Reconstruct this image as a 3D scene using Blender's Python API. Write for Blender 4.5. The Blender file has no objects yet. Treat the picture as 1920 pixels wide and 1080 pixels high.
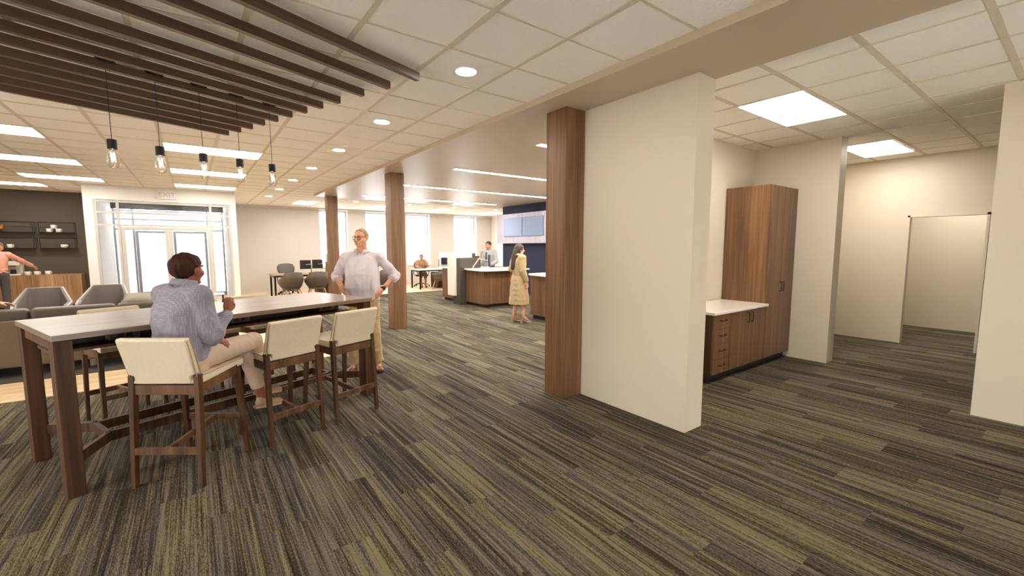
import bpy, bmesh, math, random
from math import sin, cos, pi, radians as R
from mathutils import Vector, Matrix, noise
random.seed(7)
S = bpy.context.scene
COL = S.collection
# ---------------------------------------------------------------- camera
CAMZ = 1.61
cd = bpy.data.cameras.new('camera'); cam = bpy.data.objects.new('camera', cd); COL.objects.link(cam)
cd.sensor_width = 36.0; cd.lens = 36.0 * 806.0 / 1920.0; cd.clip_start = 0.02; cd.clip_end = 300
YAW = 0.93286; PITCH = 0.09625
cam.location = (0, 0, CAMZ)
cam.rotation_euler = (pi / 2 - PITCH, 0, YAW - pi / 2)
S.camera = cam
# ---------------------------------------------------------------- world, exposure
w = bpy.data.worlds.new('world'); S.world = w; w.use_nodes = True
bg = w.node_tree.nodes['Background']; bg.inputs[0].default_value = (1.0, 0.955, 0.89, 1); bg.inputs[1].default_value = 9.5
S.view_settings.view_transform = 'Standard'; S.view_settings.look = 'None'
S.view_settings.exposure = 1.6; S.view_settings.gamma = 1.0; S.view_settings.use_curve_mapping = False
try:
    S.cycles.use_denoising = True
    S.cycles.max_bounces = 10; S.cycles.diffuse_bounces = 6; S.cycles.glossy_bounces = 4
    S.cycles.transmission_bounces = 8; S.cycles.transparent_max_bounces = 12
    S.cycles.sample_clamp_indirect = 8.0; S.cycles.caustics_refractive = False; S.cycles.caustics_reflective = False
except Exception: pass
WARM = (1.0, 0.83, 0.60)
E_PANEL = 6.5; E_DOWN = 60.0; E_LINE = 40.0
# ---------------------------------------------------------------- materials
def srgb(r, g, b):
    f = lambda c: (c / 255 / 12.92) if c / 255 <= 0.04045 else ((c / 255 + 0.055) / 1.055) ** 2.4
    return (f(r), f(g), f(b), 1)
class NT:
    def __init__(s, name):
        s.m = bpy.data.materials.new(name); s.m.use_nodes = True; s.t = s.m.node_tree
        s.b = s.t.nodes['Principled BSDF']
    def n(s, typ, **kw):
        k = s.t.nodes.new(typ)
        for a, v in kw.items():
            if a.startswith('_'): setattr(k, a[1:], v)
            else: k.inputs[a.replace('__', ' ')].default_value = v
        return k
    def l(s, a, ao, b, bi): s.t.links.new(a.outputs[ao], b.inputs[bi])
    def math(s, op, a, b=None):
        k = s.t.nodes.new('ShaderNodeMath'); k.operation = op
        for i, v in enumerate((a, b)):
            if v is None: continue
            if isinstance(v, (int, float)): k.inputs[i].default_value = v
            else: s.t.links.new(v, k.inputs[i])
        return k.outputs[0]
def ramp(nt, stops):
    r = nt.t.nodes.new('ShaderNodeValToRGB'); e = r.color_ramp.elements
    while len(e) < len(stops): e.new(0.5)
    for i, (p, c) in enumerate(stops): e[i].position = p; e[i].color = c
    return r
def plain(name, col, rough=0.6, metal=0.0, bump=0.0, bscale=80, coat=0.0, var=0.0, sheen=0.0):
    t = NT(name); t.b.inputs['Base Color'].default_value = col; t.b.inputs['Roughness'].default_value = rough
    t.b.inputs['Metallic'].default_value = metal
    if coat: t.b.inputs['Coat Weight'].default_value = coat
    if sheen: t.b.inputs['Sheen Weight'].default_value = sheen
    tc = t.n('ShaderNodeTexCoord'); nz = t.n('ShaderNodeTexNoise', Scale=bscale, Detail=4.0); t.l(tc, 'Object', nz, 'Vector')
    if bump:
        bp = t.n('ShaderNodeBump', Strength=bump, Distance=0.01); t.l(nz, 'Fac', bp, 'Height'); t.l(bp, 'Normal', t.b, 'Normal')
    v = var or 0.04
    a = tuple(c * (1 - v) for c in col[:3]) + (1,); b = tuple(min(1, c * (1 + v)) for c in col[:3]) + (1,)
    r = ramp(t, [(0.3, a), (0.7, b)]); t.l(nz, 'Fac', r, 'Fac'); t.l(r, 'Color', t.b, 'Base Color')
    return t.m
def emit(name, col, st):
    t = NT(name); t.b.inputs['Base Color'].default_value = (0.9, 0.9, 0.9, 1)
    t.b.inputs['Emission Color'].default_value = col; t.b.inputs['Emission Strength'].default_value = st
    return t.m
def wood(name, dark, light, axis='Z', rough=0.42, scale=1.0, streak=38, spec=0.5):
    t = NT(name); tc = t.n('ShaderNodeTexCoord'); mp = t.n('ShaderNodeMapping')
    sc = [streak * scale] * 3; sc['XYZ'.index(axis)] = 0.9 * scale
    mp.inputs['Scale'].default_value = sc; t.l(tc, 'Object', mp, 'Vector')
    n1 = t.n('ShaderNodeTexNoise', Scale=1.0, Detail=5.0, Roughness=0.62); t.l(mp, 'Vector', n1, 'Vector')
    mp2 = t.n('ShaderNodeMapping'); s2 = [7 * scale] * 3; s2['XYZ'.index(axis)] = 0.35 * scale
    mp2.inputs['Scale'].default_value = s2; t.l(tc, 'Object', mp2, 'Vector')
    n2 = t.n('ShaderNodeTexNoise', Scale=1.0, Detail=2.0); t.l(mp2, 'Vector', n2, 'Vector')
    f = t.math('ADD', t.math('MULTIPLY', n1.outputs['Fac'], 0.62), t.math('MULTIPLY', n2.outputs['Fac'], 0.38))
    mid = tuple((a + b) / 2 for a, b in zip(dark, light))
    r = ramp(t, [(0.36, dark), (0.5, mid), (0.64, light)]); t.t.links.new(f, r.inputs['Fac'])
    t.l(r, 'Color', t.b, 'Base Color'); t.b.inputs['Roughness'].default_value = rough; t.b.inputs['Specular IOR Level'].default_value = spec
    bp = t.n('ShaderNodeBump', Strength=0.12, Distance=0.004); t.l(n1, 'Fac', bp, 'Height'); t.l(bp, 'Normal', t.b, 'Normal')
    return t.m
def carpet():
    t = NT('striped_carpet'); tc = t.n('ShaderNodeTexCoord'); sp = t.n('ShaderNodeSeparateXYZ'); t.l(tc, 'Object', sp, 'Vector')
    X, Y = sp.outputs['X'], sp.outputs['Y']
    W, L = 0.25, 1.0
    row = t.math('FLOOR', t.math('DIVIDE', X, W))
    wn = t.n('ShaderNodeTexWhiteNoise', _noise_dimensions='1D'); t.t.links.new(row, wn.inputs['W'])
    yy = t.math('ADD', t.math('DIVIDE', Y, L), t.math('MULTIPLY', row, 0.36))
    colm = t.math('FLOOR', yy)
    cid = t.n('ShaderNodeCombineXYZ'); t.t.links.new(row, cid.inputs['X']); t.t.links.new(colm, cid.inputs['Y'])
    wn2 = t.n('ShaderNodeTexWhiteNoise', _noise_dimensions='2D'); t.l(cid, 'Vector', wn2, 'Vector')
    off = t.math('MULTIPLY', wn2.outputs['Value'], 37.0)
    def stripes(fx, fy, det, extra):
        c = t.n('ShaderNodeCombineXYZ'); t.t.links.new(t.math('MULTIPLY', X, fx), c.inputs['X'])
        t.t.links.new(t.math('MULTIPLY', Y, fy), c.inputs['Y']); t.t.links.new(t.math('ADD', off, extra), c.inputs['Z'])
        k = t.n('ShaderNodeTexNoise', Scale=1.0, Detail=det, Roughness=0.6); t.l(c, 'Vector', k, 'Vector'); return k
    a = stripes(26, 0.35, 2.0, 0.0); b = stripes(95, 1.6, 2.0, 11.0); c = stripes(420, 60, 1.0, 23.0); d = stripes(14, 0.4, 1.0, 51.0)
    f = t.math('ADD', t.math('ADD', t.math('MULTIPLY', a.outputs['Fac'], 0.36), t.math('MULTIPLY', b.outputs['Fac'], 0.38)), t.math('MULTIPLY', c.outputs['Fac'], 0.36))
    f = t.math('ADD', f, t.math('MULTIPLY', t.math('SUBTRACT', wn2.outputs['Value'], 0.5), 0.06))
    r = ramp(t, [(0.40, srgb(28, 23, 18)), (0.485, srgb(52, 45, 34)), (0.545, srgb(78, 70, 51)), (0.63, srgb(130, 119, 92))])
    t.t.links.new(f, r.inputs['Fac'])
    r2 = ramp(t, [(0.42, (0, 0, 0, 1)), (0.62, (1, 1, 1, 1))]); t.l(d, 'Fac', r2, 'Fac')
    mx = t.n('ShaderNodeMix', _data_type='RGBA'); t.t.links.new(t.math('MULTIPLY', r2.outputs['Color'], 0.45), mx.inputs['Factor'])
    t.t.links.new(r.outputs['Color'], mx.inputs[6])
    g = ramp(t, [(0.40, srgb(34, 32, 33)), (0.63, srgb(100, 97, 98))]); t.t.links.new(f, g.inputs['Fac'])
    t.t.links.new(g.outputs['Color'], mx.inputs[7])
    t.t.links.new(mx.outputs[2], t.b.inputs['Base Color']); t.b.inputs['Roughness'].default_value = 0.95
    t.b.inputs['Specular IOR Level'].default_value = 0.15
    bp = t.n('ShaderNodeBump', Strength=0.5, Distance=0.004); t.l(c, 'Fac', bp, 'Height'); t.l(bp, 'Normal', t.b, 'Normal')
    return t.m
def glass(name, tint=(1, 1, 1, 1), refl=0.12):
    t = NT(name); nt = t.t; nt.nodes.remove(t.b); out = nt.nodes['Material Output']
    a = nt.nodes.new('ShaderNodeBsdfTransparent'); a.inputs[0].default_value = tint
    b = nt.nodes.new('ShaderNodeBsdfGlossy'); b.inputs['Roughness'].default_value = 0.02
    lw = nt.nodes.new('ShaderNodeLayerWeight'); lw.inputs['Blend'].default_value = 0.25
    mu = nt.nodes.new('ShaderNodeMath'); mu.operation = 'MULTIPLY'; mu.inputs[1].default_value = refl * 3
    m = nt.nodes.new('ShaderNodeMixShader'); nt.links.new(lw.outputs['Fresnel'], mu.inputs[0]); nt.links.new(mu.outputs[0], m.inputs[0])
    nt.links.new(a.outputs[0], m.inputs[1]); nt.links.new(b.outputs[0], m.inputs[2]); nt.links.new(m.outputs[0], out.inputs[0])
    return t.m
M = {}
M['wall'] = plain('cream_wall_paint', srgb(216, 205, 184), 0.55, bump=0.03, bscale=200, var=0.01)
M['farwall'] = plain('pale_wall_paint', srgb(206, 203, 200), 0.6, var=0.01)
M['white'] = plain('white_paint', srgb(234, 232, 228), 0.5, var=0.01)
M['tile'] = plain('ceiling_tile', srgb(250, 245, 234), 0.9, bump=0.35, bscale=55, var=0.02)
M['tbar'] = plain('ceiling_grid_metal', srgb(218, 206, 184), 0.5, var=0.01)
M['soffit'] = plain('soffit_paint', srgb(196, 179, 152), 0.42, var=0.01)
M['greywall'] = plain('charcoal_wall_paint', srgb(90, 82, 71), 0.6, var=0.02)
M['navy'] = plain('navy_wall_paint', srgb(14, 20, 46), 0.8, var=0.02)
M['carpet'] = carpet()
M['rug'] = plain('dark_lounge_carpet', srgb(66, 60, 54), 0.95, bump=0.5, bscale=220, var=0.25)
M['floorwood'] = wood('maple_floor', srgb(206, 176, 132), srgb(232, 208, 168), 'X', 0.45, 1.0, 14)
M['walnut'] = wood('walnut_veneer', srgb(84, 56, 36), srgb(142, 104, 70), 'Z', 0.36)
M['walnut_x'] = wood('walnut_veneer_lengthwise', srgb(116, 96, 82), srgb(164, 143, 126), 'X', 0.3)
M['walnut_dk'] = wood('dark_walnut', srgb(56, 34, 19), srgb(100, 68, 41), 'Z', 0.5, spec=.25)
M['walnut_bar'] = wood('walnut_rail', srgb(72, 47, 28), srgb(122, 87, 55), 'Z', 0.5, 1.0, 30, .3)
M['slat'] = wood('slat_wood', srgb(64, 43, 25), srgb(100, 72, 46), 'X', 0.45, 1.0, 60)
M['oak'] = wood('oak_veneer', srgb(136, 100, 68), srgb(196, 158, 118), 'Z', 0.4)
M['cream'] = plain('cream_upholstery', srgb(226, 212, 184), 0.5, bump=0.15, bscale=60, var=0.03)
M['piping'] = plain('upholstery_piping', srgb(176, 160, 124), 0.6)
M['black'] = plain('black_metal', srgb(14, 14, 14), 0.35, 0.3)
M['softblack'] = plain('black_plastic', srgb(24, 23, 23), 0.5)
M['kick'] = plain('black_kick_base', srgb(30, 28, 27), 0.5)
M['dkgrey'] = plain('dark_grey_laminate', srgb(74, 68, 60), 0.45)
M['screen'] = plain('monitor_black', srgb(30, 28, 30), 0.3)
M['chrome'] = plain('brushed_metal', srgb(170, 165, 158), 0.3, 0.8)
M['quartz'] = plain('white_quartz', srgb(242, 236, 228), 0.2, var=0.01)
M['creamlam'] = plain('cream_laminate', srgb(238, 230, 214), 0.4)
M['sofa'] = plain('brown_grey_leather', srgb(112, 94, 74), 0.5, bump=0.05, bscale=30)
M['sofacush'] = plain('grey_brown_cushion', srgb(94, 86, 75), 0.45, bump=0.05, bscale=30)
M['pillow'] = plain('taupe_pillow', srgb(140, 130, 114), 0.7, bump=0.1)
M['armch'] = plain('grey_leather', srgb(112, 104, 98), 0.4)
M['armch_out'] = plain('light_grey_shell', srgb(168, 164, 164), 0.4)
M['taupe'] = plain('taupe_shell', srgb(96, 84, 68), 0.5)
M['mesh'] = plain('grey_mesh_back', srgb(110, 106, 104), 0.6, bump=0.5, bscale=120, var=0.5)
M['panel'] = emit('light_diffuser', (1.0, 0.94, 0.85, 1), E_PANEL)
M['down'] = emit('downlight_diffuser', (1.0, 0.94, 0.85, 1), E_DOWN)
M['line'] = emit('linear_light_diffuser', (1.0, 0.95, 0.9, 1), E_LINE)
M['filament'] = emit('bulb_filament', (1.0, 0.88, 0.68, 1), 25)
M['glass'] = glass('window_glass', (0.97, 0.98, 1, 1), 0.10)
M['solarglass'] = glass('tinted_window_glass', (.62, .63, .65, 1), .08)
M['entryglass'] = glass('tinted_entry_glass', (.30, .31, .325, 1), .06); M['clearglass'] = glass('clear_entry_glass', (.90, .91, .92, 1), .05)
M['bulb'] = glass('bulb_glass', (0.97, 0.96, 0.93, 1), 0.12)
M['frost'] = plain('frosted_panel', srgb(222, 224, 236), 0.3)
M['sign'] = wood('pale_lavender_laminate', srgb(142, 136, 146), srgb(170, 163, 170), 'Z', 0.45, 1.0, 20)
M['tv'] = plain('grey_blue_screen', srgb(112, 126, 152), 0.25, var=0.02)
M['tvframe'] = plain('screen_bezel', srgb(90, 100, 125), 0.3)
M['mug'] = plain('white_ceramic', srgb(238, 234, 226), 0.25)
M['leaf'] = plain('succulent_green', srgb(70, 120, 60), 0.5, var=0.3)
M['orange'] = plain('orange_ceramic', srgb(200, 120, 40), 0.4)
M['frame'] = plain('white_frame', srgb(196, 190, 182), 0.5)
M['gframe'] = plain('grey_aluminium_frame', srgb(168, 172, 180), 0.5)
M['dkceil'] = plain('dark_vestibule_ceiling', srgb(66, 60, 56), 0.5)
M['ground'] = plain('pale_pavement', srgb(225, 225, 228), 0.9)
# ---------------------------------------------------------------- mesh builder
class MB:
    def __init__(s): s.bm = bmesh.new()
    def box(s, x0, x1, y0, y1, z0, z1):
        v = [s.bm.verts.new(p) for p in ((x0, y0, z0), (x1, y0, z0), (x1, y1, z0), (x0, y1, z0), (x0, y0, z1), (x1, y0, z1), (x1, y1, z1), (x0, y1, z1))]
        for f in ((3, 2, 1, 0), (4, 5, 6, 7), (0, 1, 5, 4), (1, 2, 6, 5), (2, 3, 7, 6), (3, 0, 4, 7)): s.bm.faces.new([v[i] for i in f])
        return s
    def hexa(s, b, t):
        v = [s.bm.verts.new(p) for p in list(b) + list(t)]
        for f in ((3, 2, 1, 0), (4, 5, 6, 7), (0, 1, 5, 4), (1, 2, 6, 5), (2, 3, 7, 6), (3, 0, 4, 7)): s.bm.faces.new([v[i] for i in f])
        return s
    def beam(s, a, b, w, h, up=(0, 0, 1), w2=None, h2=None):
        a = Vector(a); b = Vector(b); d = (b - a).normalized(); u = Vector(up)
        r = d.cross(u).normalized(); u = r.cross(d).normalized(); w2 = w if w2 is None else w2; h2 = h if h2 is None else h2
        q = lambda c, w_, h_: [c - r * w_ / 2 - u * h_ / 2, c + r * w_ / 2 - u * h_ / 2, c + r * w_ / 2 + u * h_ / 2, c - r * w_ / 2 + u * h_ / 2]
        return s.hexa(q(a, w, h)[::-1], q(b, w2, h2)[::-1])
    def leg(s, x0, y0, x1, y1, z1, wx, wy, tx=None, ty=None, z0=0):
        tx = tx or wx; ty = ty or wy
        q = lambda x, y, z, a, b: [(x - a / 2, y - b / 2, z), (x + a / 2, y - b / 2, z), (x + a / 2, y + b / 2, z), (x - a / 2, y + b / 2, z)]
        return s.hexa(q(x0, y0, z0, wx, wy), q(x1, y1, z1, tx, ty))
    def prism(s, pts, axis, a0, a1):
        def P(p, a):
            return {'X': (a, p[0], p[1]), 'Y': (p[0], a, p[1]), 'Z': (p[0], p[1], a)}[axis]
        A = [s.bm.verts.new(P(p, a0)) for p in pts]; B = [s.bm.verts.new(P(p, a1)) for p in pts]
        n = len(pts); s.bm.faces.new(A[::-1]); s.bm.faces.new(B)
        for i in range(n): s.bm.faces.new((A[i], A[(i + 1) % n], B[(i + 1) % n], B[i]))
        return s
    def loft(s, rings, cap=True, closed=True):
        V = [[s.bm.verts.new(p) for p in r] for r in rings]; n = len(V[0])
        for i in range(len(V) - 1):
            for j in range(n if closed else n - 1):
                s.bm.faces.new((V[i][j], V[i][(j + 1) % n], V[i + 1][(j + 1) % n], V[i + 1][j]))
        if cap and closed: s.bm.faces.new(V[0][::-1]); s.bm.faces.new(V[-1])
        return s
    def lathe(s, prof, c=(0, 0, 0), n=20, cap=True):
        return s.loft([[(c[0] + r * cos(2 * pi * k / n), c[1] + r * sin(2 * pi * k / n), c[2] + z) for k in range(n)] for r, z in prof], cap)
    def tube(s, pts, r, n=8, cap=True):
        pts = [Vector(p) for p in pts]; rings = []
        rr = r if isinstance(r, (list, tuple)) else [r] * len(pts)
        for i, p in enumerate(pts):
            d = (pts[min(i + 1, len(pts) - 1)] - pts[max(i - 1, 0)]).normalized()
            u = Vector((0, 0, 1)) if abs(d.z) < 0.9 else Vector((1, 0, 0)); a = d.cross(u).normalized(); b = d.cross(a).normalized()
            rings.append([p + (a * cos(2 * pi * k / n) + b * sin(2 * pi * k / n)) * rr[i] for k in range(n)])
        return s.loft(rings, cap)
    def ell(s, c, r, rot=None, n=14, m=10):
        c = Vector(c); r = (r, r, r) if isinstance(r, (int, float)) else r; rings = []
        Rm = rot if rot is not None else Matrix.Identity(3)
        bot = s.bm.verts.new(c + Rm @ Vector((0, 0, -r[2]))); top = s.bm.verts.new(c + Rm @ Vector((0, 0, r[2])))
        for i in range(1, m):
            a = -pi / 2 + pi * i / m
            rings.append([s.bm.verts.new(c + Rm @ Vector((r[0] * cos(a) * cos(2 * pi * k / n), r[1] * cos(a) * sin(2 * pi * k / n), r[2] * sin(a)))) for k in range(n)])
        for i in range(len(rings) - 1):
            for j in range(n): s.bm.faces.new((rings[i][j], rings[i][(j + 1) % n], rings[i + 1][(j + 1) % n], rings[i + 1][j]))
        for j in range(n):
            s.bm.faces.new((bot, rings[0][(j + 1) % n], rings[0][j])); s.bm.faces.new((top, rings[-1][j], rings[-1][(j + 1) % n]))
        return s
    def cap(s, a, b, ra, rb, n=14):
        a = Vector(a); b = Vector(b); d = b - a; L = d.length
        if L < 1e-5: return s.ell(a, ra)
        q = Vector((0, 0, 1)).rotation_difference(d / L).to_matrix(); rings = []
        for i in range(1, 6): t = -pi / 2 + i * pi / 10; rings.append([a + q @ Vector((ra * cos(t) * cos(2 * pi * k / n), ra * cos(t) * sin(2 * pi * k / n), ra * sin(t))) for k in range(n)])
        for i in range(0, 5): t = i * pi / 10; rings.append([b + q @ Vector((rb * cos(t) * cos(2 * pi * k / n), rb * cos(t) * sin(2 * pi * k / n), rb * sin(t))) for k in range(n)])
        return s.loft(rings)
    def build(s, name, mat, parent=None, bevel=0, smooth=False, recalc=True, seg=2):
        if recalc: bmesh.ops.recalc_face_normals(s.bm, faces=s.bm.faces)
        me = bpy.data.meshes.new(name); s.bm.to_mesh(me); s.bm.free()
        o = bpy.data.objects.new(name, me); COL.objects.link(o)
        me.materials.append(M[mat] if isinstance(mat, str) else mat)
        if smooth:
            for p in me.polygons: p.use_smooth = True
        if bevel:
            b = o.modifiers.new('bevel', 'BEVEL'); b.width = bevel; b.segments = seg; b.limit_method = 'ANGLE'; b.angle_limit = R(40)
        if parent: o.parent = parent
        return o
def tag(o, label=None, cat=None, group=None, kind=None):
    if label: o['label'] = label
    if cat: o['category'] = cat
    if group: o['group'] = group
    if kind: o['kind'] = kind
    return o
def thing(name, label, cat, loc=(0, 0, 0), yaw=0.0, group=None):
    o = bpy.data.objects.new(name, None); COL.objects.link(o); o.location = loc; o.rotation_euler = (0, 0, yaw)
    o.empty_display_size = 0.1
    return tag(o, label, cat, group)
def st(name, mb, mat, parent=None, **k):
    o = mb.build(name, mat, parent, **k)
    if not parent: o['kind'] = 'structure'
    return o
def copy_tree(o, parent=None):
    c = o.copy(); COL.objects.link(c)
    if parent: c.parent = parent
    for ch in list(o.children): copy_tree(ch, c)
    return c
ordn = ['first', 'second', 'third', 'fourth', 'fifth', 'sixth', 'seventh', 'eighth', 'ninth', 'tenth', 'eleventh', 'twelfth']
# ================================================================ room shell
CZ = 3.055; SZ = 2.995
XL, YB, XR, YF = -6.5, -3.6, 11.9, 17.55
st('floor', MB().box(XL - .2, XR + .2, YB - .2, 17.9, -0.12, 0.0), 'floorwood')
fl = MB()
fl.box(XL, 1.6, YB, 6.56, 0, 0.006); fl.box(1.6, XR, YB, 14.2, 0, 0.006)
st('floor_carpet', fl, 'carpet')
st('floor_lounge_rug', MB().box(-6.4, -0.05, 7.5, 13.2, 0, 0.008), 'rug')
st('floor_outside_pavement', MB().box(-25, 35, 17.9, 60, -0.14, -0.02), 'ground')
# ceilings
ce = MB(); ce.box(XL, 2.795, YB, YF + .2, CZ, CZ + .1); ce.box(2.795, XR, 13.0, YF + .2, CZ, CZ + .1); ce.box(3.58, XR, YB, 3.3, CZ, CZ + .1)
st('ceiling', ce, 'tile')
so = MB(); so.box(2.795, 3.58, YB, 3.3, SZ, CZ + .1); so.box(2.795, XR, 3.3, 13.0, SZ, CZ + .1)
st('ceiling_soffit', so, 'soffit')
# grid: main runners and cross tees
G = 0.6096; gx0 = 0.967; gy0 = 7.79
g = MB(); zt = CZ - .004
def grid(mb, x0, x1, y0, y1, ox, oy, wx, wy):
    k = math.ceil((x0 - ox) / G)
    while ox + k * G < x1: x = ox + k * G; mb.box(x - wx / 2, x + wx / 2, y0, y1, CZ - .006, CZ + .002); k += 1
    k = math.ceil((y0 - oy) / G)
    while oy + k * G < y1: y = oy + k * G; mb.box(x0, x1, y - wy / 2, y + wy / 2, CZ - .005, CZ + .002); k += 1
grid(g, XL, 2.785, YB, YF, gx0, gy0, .038, .02); grid(g, 2.9, XR, 13.05, YF, 2.79, 15.06, .022, .022)
grid(g, 3.6, XR, YB, 3.15, 4.0, 1.70, .02, .042)
st('trim_1', g, 'tbar')
st('trim_2', MB().box(XL, 2.79, YF - .13, YF, CZ - .07, CZ).box(2.79, XR - .15, YF - .13, YF, CZ - .07, CZ), 'farwall')
# walls
st('wall_partition', MB().box(3.325, 3.585, 1.985, 3.52, 0, SZ), 'wall')
st('wall_hall_left', MB().box(3.585, 9.42, 3.16, 3.52, 0, CZ), 'wall')
st('wall_hall_stub', MB().box(6.93, 7.165, 2.08, 3.16, 0, CZ), 'wall')
st('wall_hall_right', MB().box(5.9, 6.1, YB, 0.586, 0, CZ), 'wall')
wf = MB(); wf.box(9.42, 9.51, YB, 0.94, 0, CZ); wf.box(9.42, 9.51, 1.848, 3.52, 0, CZ); wf.box(9.42, 9.51, .94, 1.848, 2.11, CZ)
st('wall_hall_end', wf, 'wall')
tr = MB(); tr.box(9.395, 9.535, .94, .97, 0, 2.11); tr.box(9.395, 9.535, 1.818, 1.848, 0, 2.11); tr.box(9.395, 9.535, .94, 1.848, 2.08, 2.11)
st('trim_3', tr, 'wall')
st('wall_back_room', MB().box(11.68, 11.9, YB, 3.52, 0, CZ).box(9.51, 11.68, 3.16, 3.52, 0, CZ), 'wall')
st('wall_teller_back', MB().box(8.9, XR, 3.52, 12.55, 0, SZ), 'navy')
st('wall_east', MB().box(11.75, XR + .2, 12.55, 17.9, 0, CZ), 'white')
WN = [(3.94, 4.97), (5.68, 6.60), (7.42, 8.48), (9.70, 10.90)]
fw = MB(); x = 1.02
for a, b in WN: fw.box(x, a, YF, YF + .35, 0, CZ); fw.box(a, b, YF, YF + .35, 0, .82); fw.box(a, b, YF, YF + .35, 2.985, CZ); x = b
fw.box(x, XR, YF, YF + .35, 0, CZ)
st('wall_far', fw, 'farwall')
st('wall_lounge', MB().box(XL - .2, -1.97, 16.5, 16.7, 0, CZ), 'greywall')
def pierced(name, axis, c0, c1, a0, a1, holes, z0, z1, mat, n0):
    m = MB(); B = (lambda m, a, b, z, zz: m.box(a, b, c0, c1, z, zz)) if axis == 'X' else (lambda m, a, b, z, zz: m.box(c0, c1, a, b, z, zz))
    x = a0
    for a, b in holes: B(m, x, a, 0, CZ); B(m, a, b, 0, z0); B(m, a, b, z1, CZ); x = b
    B(m, x, a1, 0, CZ); st(name, m, mat)
    for i, (a, b) in enumerate(holes):
        f = MB(); q = (a + b) / 2
        B(f, a, a + .05, z0, z1); B(f, b - .05, b, z0, z1); B(f, q - .025, q + .025, z0, z1); B(f, a, b, z0, z0 + .05); B(f, a, b, z1 - .05, z1)
        fo = st('window_%d' % (n0 + i), f, 'frame'); g_ = MB(); cm = (c0 + c1) / 2  # frame and pane of an added, unseen window
        (g_.box(a + .05, b - .05, cm, cm + .006, z0 + .05, z1 - .05) if axis == 'X' else g_.box(cm, cm + .006, a + .05, b - .05, z0 + .05, z1 - .05)); g_.build('pane', 'glass', fo)
pierced('wall_left', 'Y', XL - .2, XL, YB, 16.5, [(-1.6, -.3), (.2, 3.0), (3.8, 6.6)], .1, .85, 'wall', 10)  # low windows added out of view to throw light up at the near ceiling
pierced('wall_behind', 'X', YB - .2, YB, XL - .2, XR + .2, [(.9, 2.9), (3.8, 5.2)], .1, .9, 'wall', 20)  # unseen low windows added behind the camera as fill for stools and hall
st('roof_slab', MB().box(XL - .3, XR + .3, YB - .3, 18.2, CZ + .1, CZ + .3), 'white')
for i, (a, b) in enumerate(WN):
    o = MB(); y = YF + .2
    o.box(a, a + .035, y, y + .06, .82, 2.985); o.box(b - .035, b, y, y + .06, .82, 2.985); o.box(a, b, y, y + .06, .82, .86); o.box(a, b, y, y + .06, 2.94, 2.985)
    fo = st('window_%d' % (i + 1), o, 'frame'); fo['kind'] = 'structure'
    MB().box(a + .03, b - .03, y + .025, y + .033, .85, 2.95).build('pane', 'solarglass', fo)
    MB().box(a - .02, b + .02, YF - .03, YF + .2, .80, .822).build('window_sill', 'white', fo)
# ---- vestibule
VX0, VX1, VY = -1.97, 1.02, 14.0
v = MB(); v.box(VX0, -1.80, VY, VY + .14, 0, CZ); v.box(.89, VX1, VY, VY + .14, 0, CZ); v.box(-1.80, .89, VY, VY + .14, 2.72, CZ)
v.box(VX1 - .13, VX1, VY + .14, 17.9, 0, CZ); v.box(VX0, VX0 + .13, VY + .14, 17.9, 0, CZ)
st('wall_vestibule', v, 'white')
st('ceiling_vestibule', MB().box(VX0 + .13, VX1 - .13, VY + .14, 17.3, 2.90, 3.0), 'dkceil')
def storefront(n, y, x0, x1, mat, a, b, gm='clearglass'):
    f = MB(); t = .05; yy = (y, y + .09)
    for xx in (x0, a, b, x1 - t): f.box(xx, xx + t, yy[0], yy[1], 0, 2.72)
    for z in (2.66, 2.40, 2.10): f.box(x0, x1, yy[0] + .004, yy[1] - .004, z, z + .045)
    f.box(x0, a, yy[0] + .004, yy[1] - .004, 0, .12); f.box(b, x1, yy[0] + .004, yy[1] - .004, 0, .12)
    fo = st('window_%d' % n, f, mat)
    gl = MB(); gl.box(x0 + t, a, y + .03, y + .04, .12, 2.10); gl.box(b + t, x1 - t, y + .03, y + .04, .12, 2.10)
    gl.box(x0 + t, x1 - t, y + .03, y + .04, 2.145, 2.66)
    gl.build('pane', gm, fo)
def door(n, y, x0, x1, hside, mat, gm='clearglass'):
    d = MB(); t = .07
    d.box(x0, x0 + t, y + .01, y + .07, .02, 2.09); d.box(x1 - t, x1, y + .01, y + .07, .02, 2.09)
    d.box(x0 + t, x1 - t, y + .012, y + .068, .02, .22); d.box(x0 + t, x1 - t, y + .012, y + .068, 2.02, 2.09)
    do = st('door_%d' % n, d, mat)
    MB().box(x0 + t, x1 - t, y + .03, y + .04, .22, 2.02).build('pane', gm, do)
    hx = x1 - .035 if hside > 0 else x0 + .035
    h = MB(); h.box(hx - .035, hx + .035, y - .045, y - .02, .95, 1.30); h.box(hx - .012, hx + .012, y - .02, y + .01, .98, 1.01); h.box(hx - .012, hx + .012, y - .02, y + .01, 1.24, 1.27)
    h.build('door_handle', mat, do, bevel=.005)
storefront(5, VY + .02, -1.80, .89, 'frame', -1.41, .42)
door(1, VY + .02, -1.355, -.455, 1, 'frame'); door(2, VY + .02, -.452, .415, -1, 'frame')
storefront(6, 17.2, VX0 + .14, VX1 - .14, 'gframe', -1.40, .42, 'entryglass')
door(3, 17.2, -1.345, -.455, 1, 'gframe', 'entryglass'); door(4, 17.2, -.452, .415, -1, 'gframe', 'entryglass')
st('trim_4', MB().box(VX0 + .13, VX1 - .13, 17.18, 17.32, 2.72, CZ), 'dkceil')
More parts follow.
